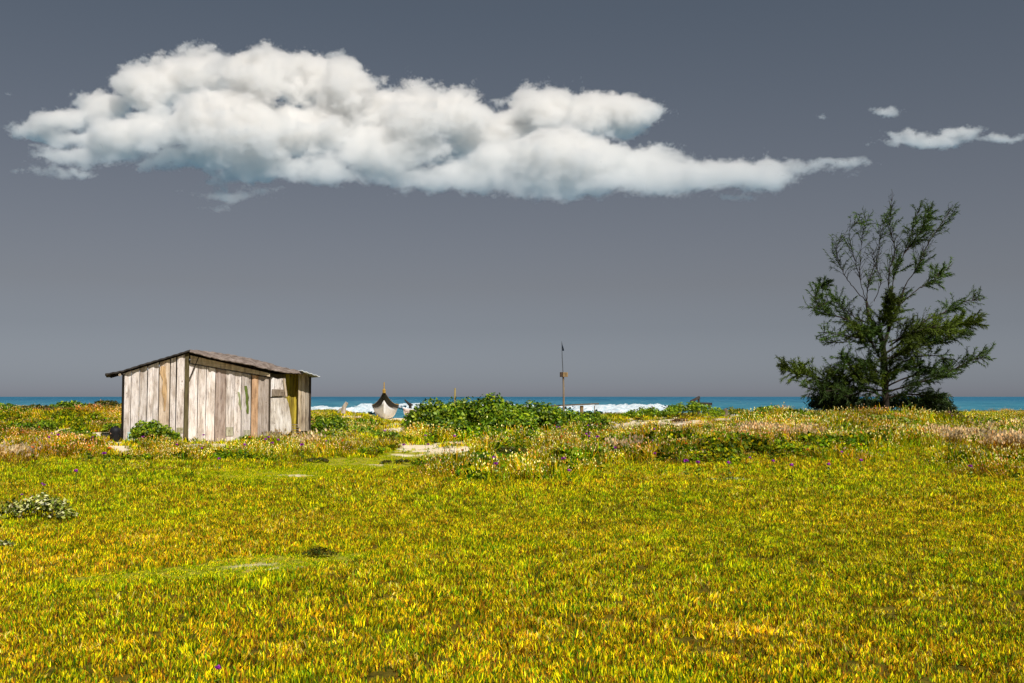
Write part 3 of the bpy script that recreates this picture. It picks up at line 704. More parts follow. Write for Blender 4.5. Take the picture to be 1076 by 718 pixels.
def stick(name, label, cat, pts, D, r, col, mat=M_pale, extra=None):
    Q = [P(x, y, D) for x, y in pts]; z = gz(Q[0].x, D); b = Vector((Q[0].x, D, min(z, Q[0].z)))
    Q = [q - b for q in Q]; Q[0].z = -.15
    m = MB(); m.tube(Q, r, 7, col); o = m.build(name, mat); o.location = b; tag(o, label, cat); return o
stick('leaning_plank', 'short pale plank leaning on the grassy hump between hut and boat', 'plank', [(359.5, 433), (361.5, 428), (364.5, 423)], 50, [.13, .11, .09], (.62, .56, .48))
stick('driftwood_branch', 'thin driftwood branch lying against the leaning plank', 'driftwood', [(353, 433), (357, 430), (362, 428.5)], 50.3, [.05, .045, .03], (.62, .56, .48))
stick('wooden_stake', 'pale weathered stake poking out of the top of the big central shrub', 'stake', [(478, 440), (478, 420), (478.2, 408)], 39, [.06, .04, .035], (.50, .40, .16))
stick('wooden_stump', 'short grey stump on the sandy crest right of the tilted driftwood', 'stump', [(762, 436), (762.5, 431.5), (762, 429.5)], 50, [.13, .12, .06], (.22, .18, .13), M_drift)
stick('thin_stake', 'tiny grey stick standing left of the green crest shrubs', 'stake', [(685.5, 436), (685.8, 430), (685, 426.5)], 51, [.04, .04, .03], (.35, .3, .24), M_drift)
q = P(429, 424, 66)
mb = MB(); mb.tube([(-.25, 0, .25), (0, 0, 0), (.12, .05, -.14), (.2, 0, -1.2)], [.04, .09, .1, .08], 7, (.05, .05, .05)); mb.tube([(0.1, 0, -.05), (.3, 0, -.12)], [.1, .05], 6, (.05, .05, .05))
o = mb.build('mooring_post', M_drift); o.location = q; tag(o, 'dark crooked mooring post behind the pale rowing boat', 'post')

# pale stone slab under the tree, weathered
q = P(884, 434.5, 46); mb = MB(); mb.box(-.45, .45, -.2, .2, -.1, .07, (.62, .56, .46)); o = mb.build('driftwood_board', M_beam, bevel=.02); o.location = (q.x, q.y, gz(q.x, q.y) + .08); o.rotation_euler = (0, R(1), R(4))
tag(o, 'pale flat board lying in front of the dark shrub under the tree', 'board')

# ------------------------------------------------------------------ casuarina tree
TS = 2.762; TD = 48.0
def TP(x, y, d=0.0): return P(810 + x / TS, 190 + y / TS, TD + d)
root = TP(335, 672); rz_ = gz(root.x, TD)
tree = thing('casuarina_tree', 'windblown feathery casuarina tree with open top, standing alone on the dune crest', 'tree', (root.x, TD, rz_))
O = Vector((root.x, TD, rz_))
limbs = [  # points (zoomed px), base radius, tip radius, depth drift, twig density, foliage density, start of twigs
 ([(335, 715), (334, 650), (331, 560), (326, 490), (318, 450), (300, 420), (285, 395), (277, 350)], .17, .05, 0, .5, .6, .55),
 ([(326, 490), (340, 440), (352, 405), (372, 362), (385, 320)], .085, .05, .3, .7, 1.2, .2),
 ([(372, 362), (420, 320), (455, 300), (490, 272), (530, 240)], .028, .008, .6, .8, 1.0, .35),
 ([(372, 362), (392, 300), (420, 260), (445, 205), (485, 140), (518, 90)], .028, .007, -.5, 1.1, 1.05, .35),
 ([(352, 405), (352, 340), (358, 280), (385, 215), (408, 150), (432, 78)], .030, .007, .8, 1.1, 1.0, .35),
 ([(345, 430), (345, 350), (343, 270), (360, 200), (345, 130), (352, 52)], .030, .007, -.3, 1.0, .6, .3),
 ([(385, 215), (425, 160), (450, 120), (462, 100)], .02, .008, .9, 1.3, 1.5, .1),
 ([(285, 395), (279, 340), (285, 290), (310, 220), (320, 150), (335, 110)], .027, .007, .5, 1.0, .5, .3),
 ([(277, 350), (262, 300), (258, 240), (265, 170), (275, 105)], .02, .006, -.7, .9, .32, .3),
 ([(277, 350), (240, 310), (212, 270), (196, 230), (190, 200), (205, 165)], .024, .007, .2, 1.0, .42, .3),
 ([(258, 280), (240, 220), (228, 150), (250, 120)], .015, .006, -.9, .8, .35, .2),
 ([(300, 350), (320, 290), (300, 240), (296, 200)], .02, .008, -1.0, 1.0, .8, .2),
 ([(318, 450), (270, 425), (215, 400), (165, 385), (130, 345), (145, 305)], .05, .010, .9, 1.3, 1.2, .2),
 ([(300, 420), (250, 400), (215, 375), (180, 352), (120, 370)], .03, .010, -1.0, 1.3, 1.0, .2),
 ([(322, 475), (270, 460), (220, 450), (150, 440)], .035, .010, -1.4, 1.0, .55, .25),
 ([(326, 500), (260, 470), (200, 470), (165, 468)], .03, .008, 1.2, .9, .5, .25),
 ([(328, 545), (270, 520), (220, 530), (170, 545)], .04, .010, .9, 1.0, .7, .2),
 ([(331, 600), (260, 575), (200, 590), (140, 575), (90, 560), (38, 540)], .05, .010, -.6, 1.7, 1.6, .15),
 ([(331, 610), (240, 600), (160, 610), (95, 600)], .05, .010, -1.6, 1.1, 1.1, .15),
 ([(331, 590), (280, 560), (220, 560), (190, 570)], .04, .010, 1.6, 1.1, 1.1, .15),
 ([(330, 505), (380, 470), (430, 450), (500, 430), (560, 415), (600, 412)], .06, .012, -.6, 1.7, 1.9, .15),
 ([(345, 480), (400, 440), (450, 405), (500, 385), (555, 355), (605, 343)], .045, .010, .8, 1.1, .9, .2),
 ([(330, 520), (390, 490), (450, 475), (520, 455), (570, 445)], .045, .010, 1.3, 1.4, 1.3, .15),
 ([(340, 470), (380, 455), (430, 435), (480, 425), (520, 440)], .04, .010, -1.5, 1.5, 1.6, .15),
 ([(331, 560), (380, 530), (430, 510), (490, 510), (500, 530)], .045, .010, .4, 1.1, .9, .2),
 ([(333, 600), (400, 570), (460, 560), (520, 552), (575, 525), (628, 506)], .045, .010, .7, 1.2, 1.1, .2),
 ([(333, 615), (400, 595), (450, 580), (500, 570)], .05, .010, -1.4, 1.2, 1.2, .2),
 ([(333, 630), (400, 620), (450, 625), (490, 630)], .05, .010, -.8, 1.2, 1.3, .1),
 ([(333, 630), (280, 610), (240, 620), (210, 625)], .05, .010, -1.0, 1.2, 1.3, .1),
 ([(333, 610), (300, 580), (270, 570), (240, 560)], .03, .010, -.9, 1.8, 1.6, .1),
 ([(333, 600), (360, 560), (390, 545), (430, 540)], .03, .010, .2, 1.8, 1.5, .1),
 ([(332, 570), (290, 545), (250, 545), (205, 520)], .03, .010, -1.2, 1.6, 1.3, .1),
 ([(318, 440), (330, 400), (338, 370), (345, 345)], .03, .012, -1.1, 2.6, 2.6, .1),
 ([(300, 425), (280, 430), (262, 440), (240, 430)], .03, .012, -.9, 1.8, 1.6, .1),
 ([(331, 540), (300, 480), (285, 460), (280, 440)], .03, .012, -1.2, 1.6, 1.4, .1),
 ([(333, 560), (345, 520), (380, 500), (420, 490)], .03, .012, -1.5, 1.6, 1.6, .1),
]
tb = MB(); bb = MB(); NV_, NF_, NC_ = [], [], []
nrng = np.random.default_rng(11)
def cat_pts(pts, n):
    """smooth resample of a polyline of Vectors"""
    m = len(pts); out = []
    for k in range(n):
        s = k / (n - 1) * (m - 1); i = min(int(s), m - 2); f = s - i
        p0, p1, p2, p3 = pts[max(i - 1, 0)], pts[i], pts[i + 1], pts[min(i + 2, m - 1)]
        out.append(.5 * ((2 * p1) + (p2 - p0) * f + (2 * p0 - 5 * p1 + 4 * p2 - p3) * f * f + (3 * p1 - p0 - 3 * p2 + p3) * f ** 3))
    return out
needles = []   # (start, dir, length, width, colour)
def twig(p, d, L, fol, col):
    n = 7; pts = [p.copy()]; dd = d.normalized()
    bend = Vector(nrng.normal(0, .10, 3)) + Vector((.03, 0, .05))
    for i in range(n - 1): dd = (dd + bend + Vector(nrng.normal(0, .10, 3))).normalized(); pts.append(pts[-1] + dd * (L / (n - 1)))
    bb.tube(pts, [.013 - .0015 * i for i in range(n)], 3, (.05, .04, .03))
    k = int(L * 58 * fol)
    for _ in range(k):
        s = nrng.uniform(.12, 1) ** .8; a = min(int(s * (n - 1)), n - 2); q = pts[a].lerp(pts[a + 1], s * (n - 1) - a)
        tdir = (pts[a + 1] - pts[a]).normalized()
        dr = (tdir * .9 + Vector(nrng.normal(0, .42, 3)) + Vector((.05, 0, -.05))).normalized()
        needles.append((q, dr, nrng.uniform(.10, .26), nrng.uniform(.012, .022), col * nrng.uniform(.6, 1.5)))
for pts, r0, r1, dep, td, fd, st in limbs:
    m = len(pts); P3 = [TP(x, y, dep * (i / (m - 1)) * 1.0) - O for i, (x, y) in enumerate(pts)]
    sm = cat_pts(P3, 5 * m); n = len(sm)
    sm = [q + Vector(nrng.normal(0, .012, 3)) * (1 if r0 < .15 else .5) for q in sm]
    rad = [r0 * (1 - i / (n - 1)) ** .8 + r1 * (i / (n - 1)) for i in range(n)]
    (tb if r0 > .1 else bb).tube(sm, rad, 8 if r0 > .1 else 5, (.045, .036, .028))
    length = sum((sm[i + 1] - sm[i]).length for i in range(n - 1))
    cnt = int(length * (11 if fd < 1.1 else 14) * td)
    for _ in range(cnt):
        s = nrng.uniform(st, 1.0); i = min(int(s * (n - 1)), n - 2); p = sm[i]; tg = (sm[i + 1] - sm[i]).normalized()
        rnd = Vector(nrng.normal(0, 1, 3)); rnd -= tg * rnd.dot(tg); rnd.normalize()
        d = tg * .95 + rnd * .62 + Vector((.08, 0, .26))
        L = nrng.uniform(.40, 1.25) * (1.15 - .5 * s)
        clump = N1(p.x * 1.3 + 5, p.z * 1.3)
        col = np.array((.044, .082, .012)) * (.5 + 1.3 * clump)
        if fd > 1.5: col = col * np.array((1.9, 1.5, .8))  # lighter olive paints the fullest limbs as sunlit clumps
        twig(p, d, L, fd * max(.16 if fd < 1.1 else .95, (clump - .30) * 3.4), col)
tb.build('trunk', M_bark, tree, True)
bb.build('branches', M_bark, tree)
n = len(needles); S = np.array([q[0] for q in needles]); Dn = np.array([q[1] for q in needles]); Ln = np.array([q[2] for q in needles])[:, None]; Wn = np.array([q[3] for q in needles])[:, None]
C_ = np.array([q[4] for q in needles]); sd_ = np.cross(Dn, nrng.normal(0, 1, (n, 3))); sd_ /= np.linalg.norm(sd_, axis=1)[:, None] + 1e-9
droop = np.array([0, 0, -.05])
V = np.stack([S - sd_ * Wn * .5, S + sd_ * Wn * .5, S + Dn * Ln * .6 + sd_ * Wn * .6 + droop * .3, S + Dn * Ln + droop], 1).reshape(-1, 3)
Fc = (np.arange(n)[:, None] * 4 + np.array([[0, 1, 2, 3]]))
mobj('crown', fastmesh('crown', V, Fc, np.repeat(C_, 4, 0)), M_needle, tree)
print('needles', n)

# ------------------------------------------------------------------ shrubs
GREENS = {'bright': [(.07, .15, .006), (.16, .30, .008), (.30, .46, .012), (.46, .54, .02)],
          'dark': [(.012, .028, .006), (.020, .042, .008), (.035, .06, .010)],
          'mid': [(.04, .10, .006), (.12, .24, .008), (.26, .40, .012), (.42, .50, .02)],
          'olive': [(.07, .075, .008), (.13, .11, .010), (.22, .17, .012), (.06, .11, .010)],
          'cream': [(.26, .36, .02), (.78, .78, .22), (.95, .92, .48), (.40, .44, .04), (.06, .09, .008), (.05, .07, .008)],
          'brown': [(.12, .06, .03), (.20, .10, .05), (.28, .18, .06)],
          'yellow': [(.24, .28, .012), (.40, .38, .015), (.14, .20, .010)]}
def leaves(lobes, n, size, pal, r_, aspect=1.7, shell=.55, flutter=.8):
    """lobes: (x,y,z,rx,ry,rz) ; leaf quads through the outer volume of the lobes"""
    lob = np.array(lobes); wts = (lob[:, 3] * lob[:, 5]); ks = r_.choice(len(lob), n, p=wts / wts.sum())
    d = r_.normal(0, 1, (n, 3)); d[:, 2] = np.where(d[:, 2] < -.3, -d[:, 2] * .5, d[:, 2]); d /= np.linalg.norm(d, axis=1)[:, None]
    rad = 1 - shell * r_.random(n) ** 1.6
    ln = 1 + .20 * (N2.fbm(d[:, 0] * 3 + ks * 3.1 + 20, d[:, 2] * 3 + d[:, 1] * 2 + 20, 3) - .5) * 2
    pos = lob[ks, :3] + d * lob[ks, 3:] * (rad * ln)[:, None]
    keep = pos[:, 2] > -.02; pos = pos[keep]; d = d[keep]; ks = ks[keep]; n = len(pos)
    nrm = d + r_.normal(0, flutter, (n, 3)) + np.array([0, 0, .4]); nrm /= np.linalg.norm(nrm, axis=1)[:, None]
    ax = np.cross(nrm, r_.normal(0, 1, (n, 3))); ax /= np.linalg.norm(ax, axis=1)[:, None]; bx = np.cross(nrm, ax)
    sz = (size * r_.uniform(.6, 1.35, n))[:, None]
    V = np.stack([pos - ax * sz * aspect * .5, pos + bx * sz * .5 + ax * sz * .05, pos + ax * sz * aspect * .5, pos - bx * sz * .5 + ax * sz * .05], 1).reshape(-1, 3)
    pal = np.array(pal); ci = r_.integers(0, len(pal), n)
    cl = .65 + .7 * N3(pos[:, 0] * 2.1 + 9, pos[:, 2] * 2.5 + pos[:, 1] * 1.7 + 9)
    col = pal[ci] * (r_.uniform(.75, 1.25, n) * cl)[:, None]
    return V, np.arange(n)[:, None] * 4 + np.array([[0, 1, 2, 3]]), np.repeat(col, 4, 0)
SR = 100
def shrub(name, label, x0, x1, yt, D, pal='bright', group=None, leaf=.07, dens=1.0, nlob=None, depth=.7, cat='shrub', base_py=None, spiky=0):
    global SR; SR += 1; r_ = np.random.default_rng(SR)
    c = P((x0 + x1) / 2, yt, D); z = gz(c.x, D); W = (x1 - x0) * D / F; H = max(c.z - z, .12)
    t = thing(name, label, cat, (c.x, D, z), 0, group)
    nl = nlob or max(3, int(W / max(H, .3) * 4)); lobes = []
    for i in range(nl):
        u = (i + .5) / nl + r_.uniform(-.06, .06); env = math.sqrt(max(.12, 1 - (2 * u - 1) ** 2 * .9))
        rx = min(W / 2, max(W / nl * 1.1, H * .45)) * r_.uniform(.75, 1.15); env = env * .8 + .2 if not spiky else r_.uniform(.62, 1.05) * (env * .6 + .4); rzz = H * .5 * env * r_.uniform(.85, 1.1)
        xx = np.clip((u - .5) * W, -W / 2 + rx * .8, W / 2 - rx * .8)
        lobes.append((xx, r_.uniform(-.5, .5) * W * depth * .5, max(H * env * r_.uniform(.85, 1.03) - rzz, rzz * .6), rx, max(rx * .9, depth * W * .25), rzz))
    area = sum(4 * l[3] * l[5] for l in lobes); n = int(min(26000, area * 1.15 / leaf ** 2 * 1.7 * dens)) + 120
    V, Fq_, Cc = leaves(lobes, n, leaf * (.6 if spiky else 1), GREENS[pal], r_, 4.5 if spiky else 1.7)
    mobj('foliage', fastmesh('foliage', V, Fq_, Cc), M_leaf, t)
    s_ = MB()
    for l in lobes[:8]:
        s_.tube([(0, 0, -.05), (l[0] * .8, l[1] * .8, l[2] * .5), (l[0], l[1], l[2] + l[5] * .6)], [.03 * min(1, H), .02 * min(1, H), .008], 4, (.14, .10, .06))
    s_.build('branches', M_bark, t); return t
G1 = 'green shrubs scattered along the dune'
shrub('shrub', 'round bright green bush growing against the left half of the hut front', 138, 178, 441, 30.4, 'bright', leaf=.05, dens=1.3, nlob=7, depth=.8)
shrub('shrub', 'small green bush just right of the round bush by the hut', 174, 189, 452, 30.9, 'bright', leaf=.05, nlob=3)
shrub('beach_shrub', 'tallest glossy dark green shrub in the middle of the dune, under the stake', 458, 560, 411.5, 38.5, 'mid', leaf=.085, nlob=12, dens=1.2, depth=.55)
shrub('beach_shrub', 'broad leafy shrub at the left end of the big central thicket, right of the boats', 427, 488, 419.5, 37, 'mid', leaf=.085, nlob=12, dens=1.2, depth=.5)
shrub('beach_shrub', 'right shoulder of the central thicket sloping down towards the flag pole', 536, 590, 419.5, 39, 'mid', leaf=.085, nlob=8, depth=.5)
shrub('beach_shrub', 'lower front bush at the foot of the central thicket', 440, 498, 438, 35.3, 'mid', leaf=.075, nlob=8, depth=.4)
shrub('beach_shrub', 'front bush on the right foot of the central thicket', 500, 566, 430, 36.5, 'bright', leaf=.075, nlob=8, depth=.4)
shrub('beach_shrub', 'low green thicket running right from the central shrub in front of the flag pole', 560, 616, 425, 41, 'bright', leaf=.075, nlob=9, depth=.4)
shrub('beach_shrub', 'low end of the green thicket below the plank bench', 600, 643, 431.5, 42, 'mid', leaf=.075, nlob=8, depth=.4)
shrub('shrub', 'dense green bush against the right corner of the hut', 327, 362, 434, 34.3, 'bright', leaf=.06, nlob=7)
shrub('shrub', 'low spreading bush right of the hut, left of the sandy gap', 344, 398, 446, 32.3, 'bright', leaf=.06, nlob=9, depth=.5)
shrub('shrub', 'leafy green creeper mound between the low bush and the hut door', 322, 366, 452, 31, 'bright', leaf=.06, nlob=8, depth=.4)
shrub('shrub', 'small bush at the left edge of the sand strip', 385, 422, 453, 31.5, 'mid', leaf=.06, nlob=7, depth=.5)
shrub('shrub', 'dark low shrub in front of the right corner of the hut', 318, 352, 462, 29.5, 'mid', leaf=.055, nlob=6)
for i, (x0, x1, yt, D, pal, lab) in enumerate([
    (-30, 22, 422.5, 47, 'mid', 'dull green shrub at the left picture edge on the far dune'),
    (18, 58, 424.5, 48, 'olive', 'olive shrub on the far dune, second from the left edge'),
    (52, 96, 420.5, 49, 'mid', 'green shrub on the far dune halfway to the hut'),
    (90, 134, 420, 49, 'olive', 'reddish olive shrub on the far dune touching the hut outline'),
    (-14, 42, 431, 42, 'bright', 'bright green mound at the far left in front of the far dune shrubs'),
    (36, 62, 440, 38, 'mid', 'small dark green bush left of the bare sand'),
    (60, 98, 449, 34, 'bright', 'small leafy bush on the front edge of the bare sand left of the hut'),
    (10, 40, 442, 38, 'mid', 'low bush below the bright green mound at far left'),
    (108, 128, 444, 37, 'bright', 'small bright bush behind the black drum')]):
    shrub('shrub', lab, x0, x1, yt, D, pal, group='shrubs on the left dune', leaf=.075, depth=.5)
for (x0, x1, yt, D, pal, lab) in [
    (655, 702, 427.5, 50, 'bright', 'green shrub on the crest left of the driftwood timber'),
    (694, 760, 421.8, 50, 'bright', 'taller green shrub on the crest directly under the driftwood timber'),
    (748, 792, 428, 51, 'yellow', 'yellowish low shrub on the crest right of the driftwood timber'),
    (672, 708, 446, 37, 'mid', 'small dark bush below the bare sand of the middle crest'),
    (791, 824, 424.5, 45, 'bright', 'round green bush on the crest midway between timber and tree'),
    (818, 848, 428.5, 45, 'mid', 'low green bush close left of the dark thicket under the tree'),
    (896, 955, 434.5, 40, 'mid', 'wide low green bush in the weeds below the casuarina'),
    (982, 1012, 431, 46, 'olive', 'low olive bush right of the shrubs under the tree')]:
    shrub('shrub', lab, x0, x1, yt, D, pal, group='shrubs on the right dune', leaf=.07, depth=.5)
shrub('shrub', 'reddish brown dead bush on the sand of the middle crest', 706, 722, 439, 44, 'brown', leaf=.05, nlob=4)
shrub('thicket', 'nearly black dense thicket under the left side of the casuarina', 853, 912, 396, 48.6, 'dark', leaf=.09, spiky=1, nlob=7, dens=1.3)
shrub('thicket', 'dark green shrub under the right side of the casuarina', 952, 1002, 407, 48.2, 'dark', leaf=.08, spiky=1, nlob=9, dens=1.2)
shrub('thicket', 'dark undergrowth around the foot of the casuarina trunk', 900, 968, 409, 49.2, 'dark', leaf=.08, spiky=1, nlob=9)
for (x0, x1, yt, D, lab) in [(452, 500, 476, 24.5, 'left dark weedy bush on the front edge of the weed belt'), (512, 560, 468, 26.5, 'dark weedy bush below the central thicket among purple flowers'),
    (566, 612, 460, 28, 'dark weedy bush with purple flowers below the flag pole'), (545, 590, 480, 23.5, 'lowest dark weedy bush in the middle of the weed belt'), (400, 442, 488, 22.5, 'low dark weedy patch beside the sandy track'),
    (255, 300, 474, 26.5, 'dark weedy bush below the door of the hut'), (318, 345, 488, 22.5, 'small dark weedy bush on the upper grassy track'),
    (755, 800, 476, 25, 'small bright weedy bush in the right weed belt'), (1028, 1100, 476, 23.5, 'dark weedy bush under the pale grass plumes at the right edge')]:
    shrub('weed_bush', lab, x0, x1, yt, D, 'olive', group='weedy bushes in the weed belt', leaf=.035, dens=.7, cat='weed', depth=.5)
shrub('variegated_plant', 'creamy variegated leafy plant in the grass near the left picture edge', 2, 82, 518, 13.1, 'cream', leaf=.032, dens=.55, nlob=11, spiky=0.0, cat='plant', depth=.45)
shrub('variegated_plant', 'small pale leafy plant in the open turf right of the middle', 742, 792, 502, 19, 'cream', leaf=.03, dens=.45, nlob=6, cat='plant', depth=.4)
shrub('variegated_plant', 'pale leafy sprig at the left picture edge below the larger variegated plant', -8, 16, 570, 10.6, 'cream', leaf=.024, dens=.5, nlob=4, cat='plant', depth=.5)
shrub('weed_bush', 'dark tuft behind the sandy scrape in the front turf', 318, 352, 583.5, 10.0, 'olive', leaf=.02, dens=.6, cat='weed', depth=.4)

# ------------------------------------------------------------------ ground cover, instanced
def blades(seed, n, rad, h0, h1, w0, w1, pal, lean=.45, heads=None, segs=3):
    r_ = np.random.default_rng(seed); V = []; Fc = []; C = []
    for i in range(n):
        a = r_.uniform(0, 2 * math.pi); rr = rad * math.sqrt(r_.random()); x, y = rr * math.cos(a), rr * math.sin(a)
        h = r_.uniform(h0, h1); wd = r_.uniform(w0, w1); ln = r_.normal(0, lean, 2); th = r_.uniform(0, math.pi); sx_, sy_ = math.cos(th), math.sin(th)
        col = np.array(pal[r_.integers(len(pal))]) * r_.choice([.42, .7, .9, 1.05, 1.2]); b = len(V)
        for k in range(segs):
            s = k / segs; off = ln * h * s ** 1.7; ww = wd * (1 - .35 * s) * .5; z = h * s
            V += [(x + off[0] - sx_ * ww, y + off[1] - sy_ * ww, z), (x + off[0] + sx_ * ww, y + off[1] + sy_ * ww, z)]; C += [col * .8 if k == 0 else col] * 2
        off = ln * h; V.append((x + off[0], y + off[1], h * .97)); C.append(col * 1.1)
        for k in range(segs - 1): Fc.append([b + 2 * k, b + 2 * k + 1, b + 2 * k + 3, b + 2 * k + 2])
        Fc.append([b + 2 * segs - 2, b + 2 * segs - 1, b + 2 * segs, b + 2 * segs])
        if heads and r_.random() < heads[0]:
            hc = np.array(heads[1][r_.integers(len(heads[1]))]) * r_.uniform(.8, 1.2); hs_ = heads[2]
            for q in range(3):
                b = len(V); t2 = r_.uniform(0, 6.28); cx_, sy2 = math.cos(t2) * hs_ * .35, math.sin(t2) * hs_ * .35; X0, Y0, Z0 = x + off[0], y + off[1], h * .9
                V += [(X0, Y0, Z0), (X0 + cx_, Y0 + sy2, Z0 + hs_ * .5), (X0 + r_.normal(0, hs_ * .2), Y0, Z0 + hs_ * 1.3), (X0 - cx_, Y0 - sy2, Z0 + hs_ * .5)]; C += [hc] * 4; Fc.append([b, b + 1, b + 2, b + 3])
    me = bpy.data.meshes.new('clump'); me.from_pydata([tuple(map(float, v)) for v in V], [], [f if f[2] != f[3] else f[:3] for f in Fc])
    a = me.attributes.new('tint', 'FLOAT_COLOR', 'POINT'); a.data.foreach_set('color', np.concatenate([np.array(C), np.ones((len(C), 1))], 1).astype(np.float32).ravel())
    me.materials.append(M_grass); return me
def leafy(seed, n, rad, h, size, pal):
    r_ = np.random.default_rng(seed); lob = [(r_.normal(0, rad * .4), r_.normal(0, rad * .4), h * .4, rad * .6, rad * .6, h * .55) for _ in range(4)]
    V, Fq_, C = leaves(lob, n, size, pal, r_, 1.8, .8); me = fastmesh('clump', V, Fq_, C); me.materials.append(M_grass); return me
YEL = (.86, .66, .006); YG = (.60, .58, .006); GR = (.19, .34, .006); DG = (.045, .11, .006); ORG = (.74, .38, .015); BR = (.26, .10, .015); STR = (.86, .66, .22); PK = (.74, .44, .24)
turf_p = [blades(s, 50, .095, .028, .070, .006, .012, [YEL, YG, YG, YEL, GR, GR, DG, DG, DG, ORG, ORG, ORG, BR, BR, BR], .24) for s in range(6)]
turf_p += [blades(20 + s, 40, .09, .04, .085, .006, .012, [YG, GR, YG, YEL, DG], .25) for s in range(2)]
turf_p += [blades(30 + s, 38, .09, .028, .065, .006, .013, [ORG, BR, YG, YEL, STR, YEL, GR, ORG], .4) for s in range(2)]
weed_p = [blades(40 + s, 44, .17, .12, .34, .008, .016, [YEL, YEL, YG, ORG, GR, YG, ORG, DG, YG, GR, BR], .35, (.22, [(.90, .78, .50), (.80, .40, .08), (.92, .86, .66), (.85, .5, .1), (.92, .84, .60)], .026)) for s in range(4)]
weed_p += [leafy(60 + s, 90, .18, .22, .045, [GR, YG, DG, (.12, .22, .008), (.3, .34, .01)]) for s in range(3)]
weed_p += [blades(70 + s, 36, .16, .10, .26, .010, .018, [YG, GR, DG, YEL], .35) for s in range(2)]
plume_p = [blades(80 + s, 36, .16, .22, .42, .007, .012, [STR, ORG, (.40, .24, .06), YEL, BR], .3, (.5, [(.94, .82, .60), (.90, .74, .50), (.95, .88, .70)], .06)) for s in range(3)]
def proto_col(name, meshes):
    c = bpy.data.collections.new(name)
    for i, m in enumerate(meshes): c.objects.link(bpy.data.objects.new('%s_%02d' % (name, i), m))
    return c
def scatter(name, label, cat, col, XYZ, idx_, rotz, tilt, scl, tint):
    n = len(XYZ); me = bpy.data.meshes.new(name); me.vertices.add(n); me.vertices.foreach_set('co', XYZ.astype(np.float32).ravel())
    rt_ = np.zeros((n, 3), np.float32); rt_[:, 0] = tilt[:, 0]; rt_[:, 1] = tilt[:, 1]; rt_[:, 2] = rotz
    a = me.attributes.new('rot', 'FLOAT_VECTOR', 'POINT'); a.data.foreach_set('vector', rt_.ravel())
    a = me.attributes.new('scl', 'FLOAT_VECTOR', 'POINT'); a.data.foreach_set('vector', scl.astype(np.float32).ravel())
    a = me.attributes.new('pick', 'INT', 'POINT'); a.data.foreach_set('value', idx_.astype(np.int32))
    a = me.attributes.new('itint', 'FLOAT_COLOR', 'POINT'); a.data.foreach_set('color', np.concatenate([tint, np.ones((n, 1))], 1).astype(np.float32).ravel())
    g = bpy.data.node_groups.new(name, 'GeometryNodeTree')
    g.interface.new_socket('Geometry', in_out='INPUT', socket_type='NodeSocketGeometry'); g.interface.new_socket('Geometry', in_out='OUTPUT', socket_type='NodeSocketGeometry')
    gi = g.nodes.new('NodeGroupInput'); go = g.nodes.new('NodeGroupOutput')
    ci = g.nodes.new('GeometryNodeCollectionInfo'); ci.inputs['Collection'].default_value = col; ci.inputs['Separate Children'].default_value = True; ci.inputs['Reset Children'].default_value = True
    ip = g.nodes.new('GeometryNodeInstanceOnPoints'); ip.inputs['Pick Instance'].default_value = True
    def na(nm, ty):
        q = g.nodes.new('GeometryNodeInputNamedAttribute'); q.data_type = ty; q.inputs['Name'].default_value = nm; return q.outputs['Attribute']
    e2r = g.nodes.new('FunctionNodeEulerToRotation'); g.links.new(na('rot', 'FLOAT_VECTOR'), e2r.inputs[0])
    m2p = g.nodes.new('GeometryNodeMeshToPoints'); g.links.new(gi.outputs[0], m2p.inputs['Mesh'])
    g.links.new(m2p.outputs[0], ip.inputs['Points']); g.links.new(ci.outputs[0], ip.inputs['Instance']); g.links.new(na('pick', 'INT'), ip.inputs['Instance Index'])
    g.links.new(e2r.outputs[0], ip.inputs['Rotation']); g.links.new(na('scl', 'FLOAT_VECTOR'), ip.inputs['Scale']); g.links.new(ip.outputs[0], go.inputs[0])
    o = bpy.data.objects.new(name, me); link(o); md = o.modifiers.new('scatter', 'NODES'); md.node_group = g
    tag(o, label, cat, kind='stuff'); print(name, n); return o

def strew(bands, seed):
    """bands: (d0, d1, per square metre); wedge seen by the camera plus a margin on each side"""
    r_ = np.random.default_rng(seed); xs_, ys_ = [], []
    for d0, d1, dens in bands:
        area = (d1 - d0) * (1.24 * (d0 + d1) / 2 + 4); n = int(area * dens); y = r_.uniform(d0, d1, n * 2); hw = .62 * y + 2
        k = r_.random(len(y)) < hw / (0.62 * d1 + 2); y = y[k][:n]; hw = hw[k][:n]; xs_.append(r_.uniform(-1, 1, len(y)) * hw); ys_.append(y)
    return np.concatenate(xs_), np.concatenate(ys_), r_
def hutmask(x, y):
    rx_, ry_ = x - AX, y - AY; u = rx_ * du.x + ry_ * du.y; v = rx_ * dv.x + ry_ * dv.y
    return (u > -.1) & (u < LW + .1) & (v > -.05) & (v < DEP + .1)
def weedbelt(px, py, x, y):
    edge = np.interp(px, [0, 90, 200, 300, 400, 440, 560, 640, 760, 900, 980, 1076], [500, 498, 494, 484, 488, 498, 500, 496, 494, 486, 492, 492])
    return sstep(26, -26, py - edge + 4 + (N1.fbm(x / 2.6, y / 2.2, 3) - .5) * 95)

